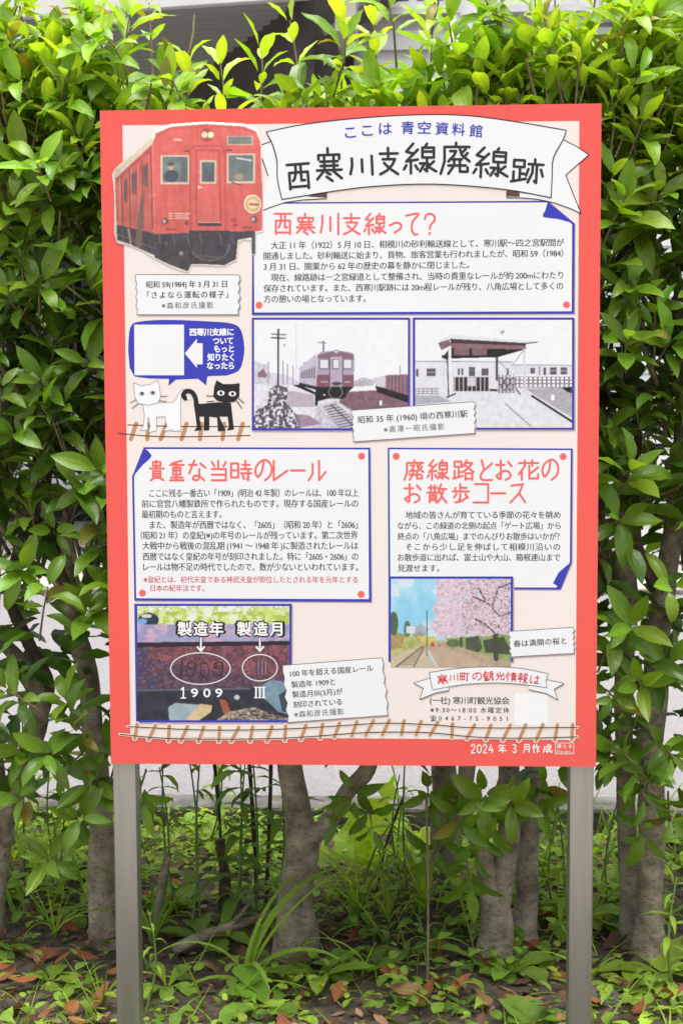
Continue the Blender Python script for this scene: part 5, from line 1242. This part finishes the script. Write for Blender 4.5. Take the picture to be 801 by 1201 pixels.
for px, py, Y, h, le, nl, sz, m_, bud, lab in (
   (184, 1060, .8, .40, .04, 14, .09, .6, None, 'leafy weed stem close to the left post on its right'),
   (222, 1062, .75, .50, -.02, 8, .07, .5, greenbud, 'thin tall weed with a green bud between left post and fallen branch'),
   (236, 1050, .8, .53, .02, 9, .08, .6, None, 'slender weed stem touching the bottom edge of the sign'),
   (210, 1050, .85, .42, -.08, 10, .06, .7, yellow, 'thin weed with a yellow bud behind the left post'),
   (275, 1065, .8, .48, .03, 18, .13, .25, None, 'dark tall weed with long drooping leaves left of the thick trunk'),
   (300, 1058, .84, .50, -.03, 20, .14, .15, None, 'darkest tall weed beside the black stalks near the thick trunk'),
   (322, 1050, .86, .46, .0, 14, .12, .35, None, 'tall leafy weed half hidden by the thick trunk'),
   (282, 1042, .95, .40, .05, 8, .07, .5, yellow, 'yellow budded weed in front of the pale road left of the thick trunk'),
   (480, 1030, .9, .42, -.02, 7, .09, .5, None, 'tall weed with narrow leaves left of the dark rear trunk'),
   (650, 1045, .9, .30, .02, 9, .08, .7, None, 'light weed behind the pale stem cluster near right post'),
   (660, 1060, .8, .34, -.05, 10, .08, .55, None, 'leafy weed standing close behind the right post'),
   (715, 1050, .9, .3, .05, 9, .09, .6, None, 'weed between the right post and twin trunks at the back'),
   (793, 1130, .4, .26, .0, 14, .08, .7, None, 'upright leafy weed at the right edge before the twin trunks'),
   (168, 1130, .3, .22, .06, 12, .05, .75, None, 'small upright weed touching the left post'),
   (60, 1040, .9, .34, .1, 10, .09, .6, None, 'weed rising behind the left forking trunk'),
   (28, 1000, 1.1, .5, .0, 12, .1, .9, None, 'bright weed near the kerb behind the left trunks')):
    p = at(px, py, Y); p[2] = float(bed_h(p[0], Y)); tall(p, h, le, nl, sz, mixc(G1, G3, m_), lab, 'tall weeds under the hedge', bud=bud)
n = 0
while n < 26:
    x = random.uniform(-1.5, 1.7); y = random.uniform(1.0, 1.5)
    tall(on_ground(x, y), random.uniform(.14, .38), random.uniform(-.15, .15), random.randint(7, 12), random.uniform(.06, .10), mixc(G2, G3, random.random()), 'slender bright weed along the kerb behind the hedge', 'slender weeds along the kerb', 'slender_weed'); n += 1
# lobed-leaf weed against the road, backlit glow put into its leaf colour
p = at(432, 1000, 1.2); p[2] = float(bed_h(p[0], 1.2)); W = place('lobed_weed', p, 'bright jagged leaved weed glowing against the pale road between the posts', 'weed', None); L = Leaves()
for dx, dz, sz in ((-.7, .9, .22), (.2, 1.2, .26), (.9, .8, .22), (-1.1, .5, .2), (1.2, .4, .19), (-.2, .9, .2)): L.add('lobed', p + [0, 0, .01], (dx, -.25, dz), unit((-dx, -.9, 1)), sz, jit((.32, .48, .05), .1), .85)
L.build('foliage', WEED, W)
# strap-leaved grass in front
p = gpt(288, 1150); W = place('strap_grass', p, 'tall grass clump with long arching strap leaves in front of the thick trunk', 'grass clump', None); L = Leaves()
TPL['strap'] = [template('blade', 12, c, .5, tw, 9) for c, tw in ((.35, .3), (.9, .5), (1.2, -.3))]
for dx, dy, e, sz, wd in ((.35, .1, 1.6, .44, 1.35), (.5, -.1, 1.2, .36, 1.3), (.7, -.1, 1.1, .33, 1.1), (-.7, -.3, .5, .24, 1.2), (.05, -.3, 1.3, .20, 1.9), (.7, -.5, .4, .2, 1.0), (-.3, -.2, 1.2, .28, .9), (.15, 0, 1.8, .36, .8)):
    L.add('strap', p, (dx, dy, e), unit((-dx, -dy-.3, .6)), sz, jit(mixc(G2, G3, .5), .1), wd)
L.build('foliage', WEED, W)
for px, py, hh, k in ((500, 1080, .3, 5), (420, 1085, .34, 6), (455, 1090, .22, 5), (180, 1110, .3, 4), (65, 1100, .16, 6), (690, 1160, .16, 6), (120, 1180, .14, 7)):
    p = gpt(px, py); W = place('grass_tuft', p, 'thin green grass tuft ' + {500: 'before the dark rear trunk', 420: 'right of the thick trunk', 455: 'in the middle between thick trunk and stem cluster', 180: 'with long blades beside the left post', 65: 'by the left forking trunk', 690: 'at the foot of the right post', 120: 'at the foot of the left post'}[px], 'grass tuft', 'thin grass tufts'); L = Leaves()
    for i in range(k*2):
        az = random.uniform(0, 6.28); L.add('blade', p, (math.cos(az)*.35, math.sin(az)*.35, 1), unit((-math.cos(az), -math.sin(az), .4)), hh*random.uniform(.5, 1.1), jit(mixc(G1, G3, random.random()), .2), random.uniform(.5, 1))
    L.build('foliage', WEED, W)
# dry stalks and the fallen branch
for px, py, Y, tx, ty, rd, lab in ((258, 1040, .9, 251, 885, .005, 'dead brown stalk with ragged husks in front of the pale road'), (262, 1060, .86, 258, 985, .011, 'short thick black stub of a stalk beside the ragged stalk'), (302, 1050, .95, 292, 890, .006, 'blackened dry stalk left of the thick trunk'), (312, 1050, .98, 318, 890, .005, 'thin blackened dry stalk next to the thick trunk'), (501, 1135, .45, 500, 935, .0035, 'pale straw stalk standing upright left of the stem cluster'), (440, 1040, 1.0, 474, 930, .003, 'leaning thin dark stalk between thick trunk and stem cluster')):
    a = at(px, py, Y); a[2] = float(bed_h(a[0], Y)) - .02; b = at(tx, ty, Y); mb = MB(); m_ = (a+b)/2 + np.array([random.uniform(-.012, .012), 0, 0])
    S = smooth_path([a, m_, b], 6); mb.tube(S, [rd*random.uniform(.7, 1.3) for _ in S], 7, wob=.3)
    o = mb.build('dry_stalk', dry_m if px != 501 else twigm, smooth=True); tag(o, lab, 'stalk', 'dry stalks under the hedge')
a, b = gpt(205, 1118), gpt(318, 1088); mb = MB(); mid_ = (a*.45+b*.55) + np.array([0, 0, .03])
S = smooth_path([a + [0, 0, .015], a*.7+b*.3 + [0, 0, .03], mid_, b + [0, 0, .028]], 5); mb.tube(S, [.015 - .0004*i for i in range(len(S))], 10, wob=.3)
mb.tube([mid_, mid_ + [.03, .01, .03], mid_ + [.05, .02, .055]], [.008, .006, .004], 7)
tag(mb.build('fallen_branch', wood, smooth=True), 'grey fallen branch lying on the soil left of the thick trunk', 'branch')
a = at(176, 1085, .7); a[2] = 0; b = at(198, 1000, .8); mb = MB(); S = smooth_path([a - [0, 0, .03], (a+b)/2, b], 4); mb.tube(S, [.009]*len(S), 8, wob=.2)
tag(mb.build('broken_stick', wood, smooth=True), 'broken grey stick leaning upright behind the left post', 'stick')
p = gpt(706, 1172); bm_ = bmesh.new(); bmesh.ops.create_icosphere(bm_, subdivisions=3, radius=.036)
for v in bm_.verts: v.co *= 1 + .35*mnoise.noise(v.co*22); v.co.z *= .6; v.co += Vector(p) + Vector((0, 0, .008))
me = bpy.data.meshes.new('stone'); bm_.to_mesh(me); bm_.free(); me.polygons.foreach_set('use_smooth', [True]*len(me.polygons)); me.materials.append(conc); tag(link('stone', me), 'small dark grey stone half hidden in weeds right of the right post', 'stone')

# fallen leaves: a few shapes, copied
KINDS = [('russet', (0.20, 0.062, 0.028)), ('tan', (0.21, 0.115, 0.06)), ('dark brown', (0.085, 0.04, 0.024)), ('orange brown', (0.27, 0.10, 0.035))]
TPL['dry'] = [template('oval', 8, c, f, tw, 3) for c, f, tw in ((-.25, .5, .3), (.3, -.5, -.4), (-.5, .25, .6))]
protos = {}
for kn, c in KINDS:
    for v in range(3):
        L = Leaves(); L.items[('dry', v)] = [(0, -.5, 0, 0, 1, 0, 0, 0, 1, 1.0, *c, random.uniform(1.0, 1.35))]
        o = L.build('fallen_leaf', DEAD); protos[kn, v] = o
used = set(); n = 0
FIX = [(82, 1092), (20, 1112), (52, 1128), (100, 1140), (48, 1150), (118, 1180), (18, 1185), (560, 1190), (515, 1160), (625, 1165), (598, 1172), (650, 1060), (632, 1080), (726, 1112), (770, 1105), (735, 1128), (398, 1170), (380, 1100), (215, 1118), (330, 1112), (300, 1105), (500, 1185), (460, 1150), (540, 1168), (60, 1060), (660, 1150), (690, 1185), (760, 1190), (440, 1105), (10, 1140)]
while n < 150:
    if n < len(FIX): p = gpt(*FIX[n])
    else: p = on_ground(random.choice((random.uniform(-1.1, 1.2), random.uniform(-.8, -.4), random.uniform(-.15, .4))), random.uniform(.05, .8) if n < 125 else random.uniform(.9, 1.5))
    kn = random.choice([k for k, _ in KINDS]); v = random.randrange(3); pr0 = protos[kn, v]
    if (kn, v) in used: o = pr0.copy(); COL.objects.link(o)
    else: o = pr0; used.add((kn, v))
    s = random.uniform(.055, .095) if n < len(FIX) else random.uniform(.035, .08)
    o.location = p + [0, 0, random.uniform(.008, .032)]; o.scale = (s, s, s); o.rotation_euler = (random.uniform(-.5, .5), random.uniform(-.5, .5), random.uniform(0, 6.28))
    zn = zone(p[0], p[1]); tag(o, f'{kn} fallen leaf lying {zn}', 'dead leaf', f'{kn} fallen leaves {zn}'); n += 1
for k, o in protos.items():
    if k not in used: bpy.data.objects.remove(o)
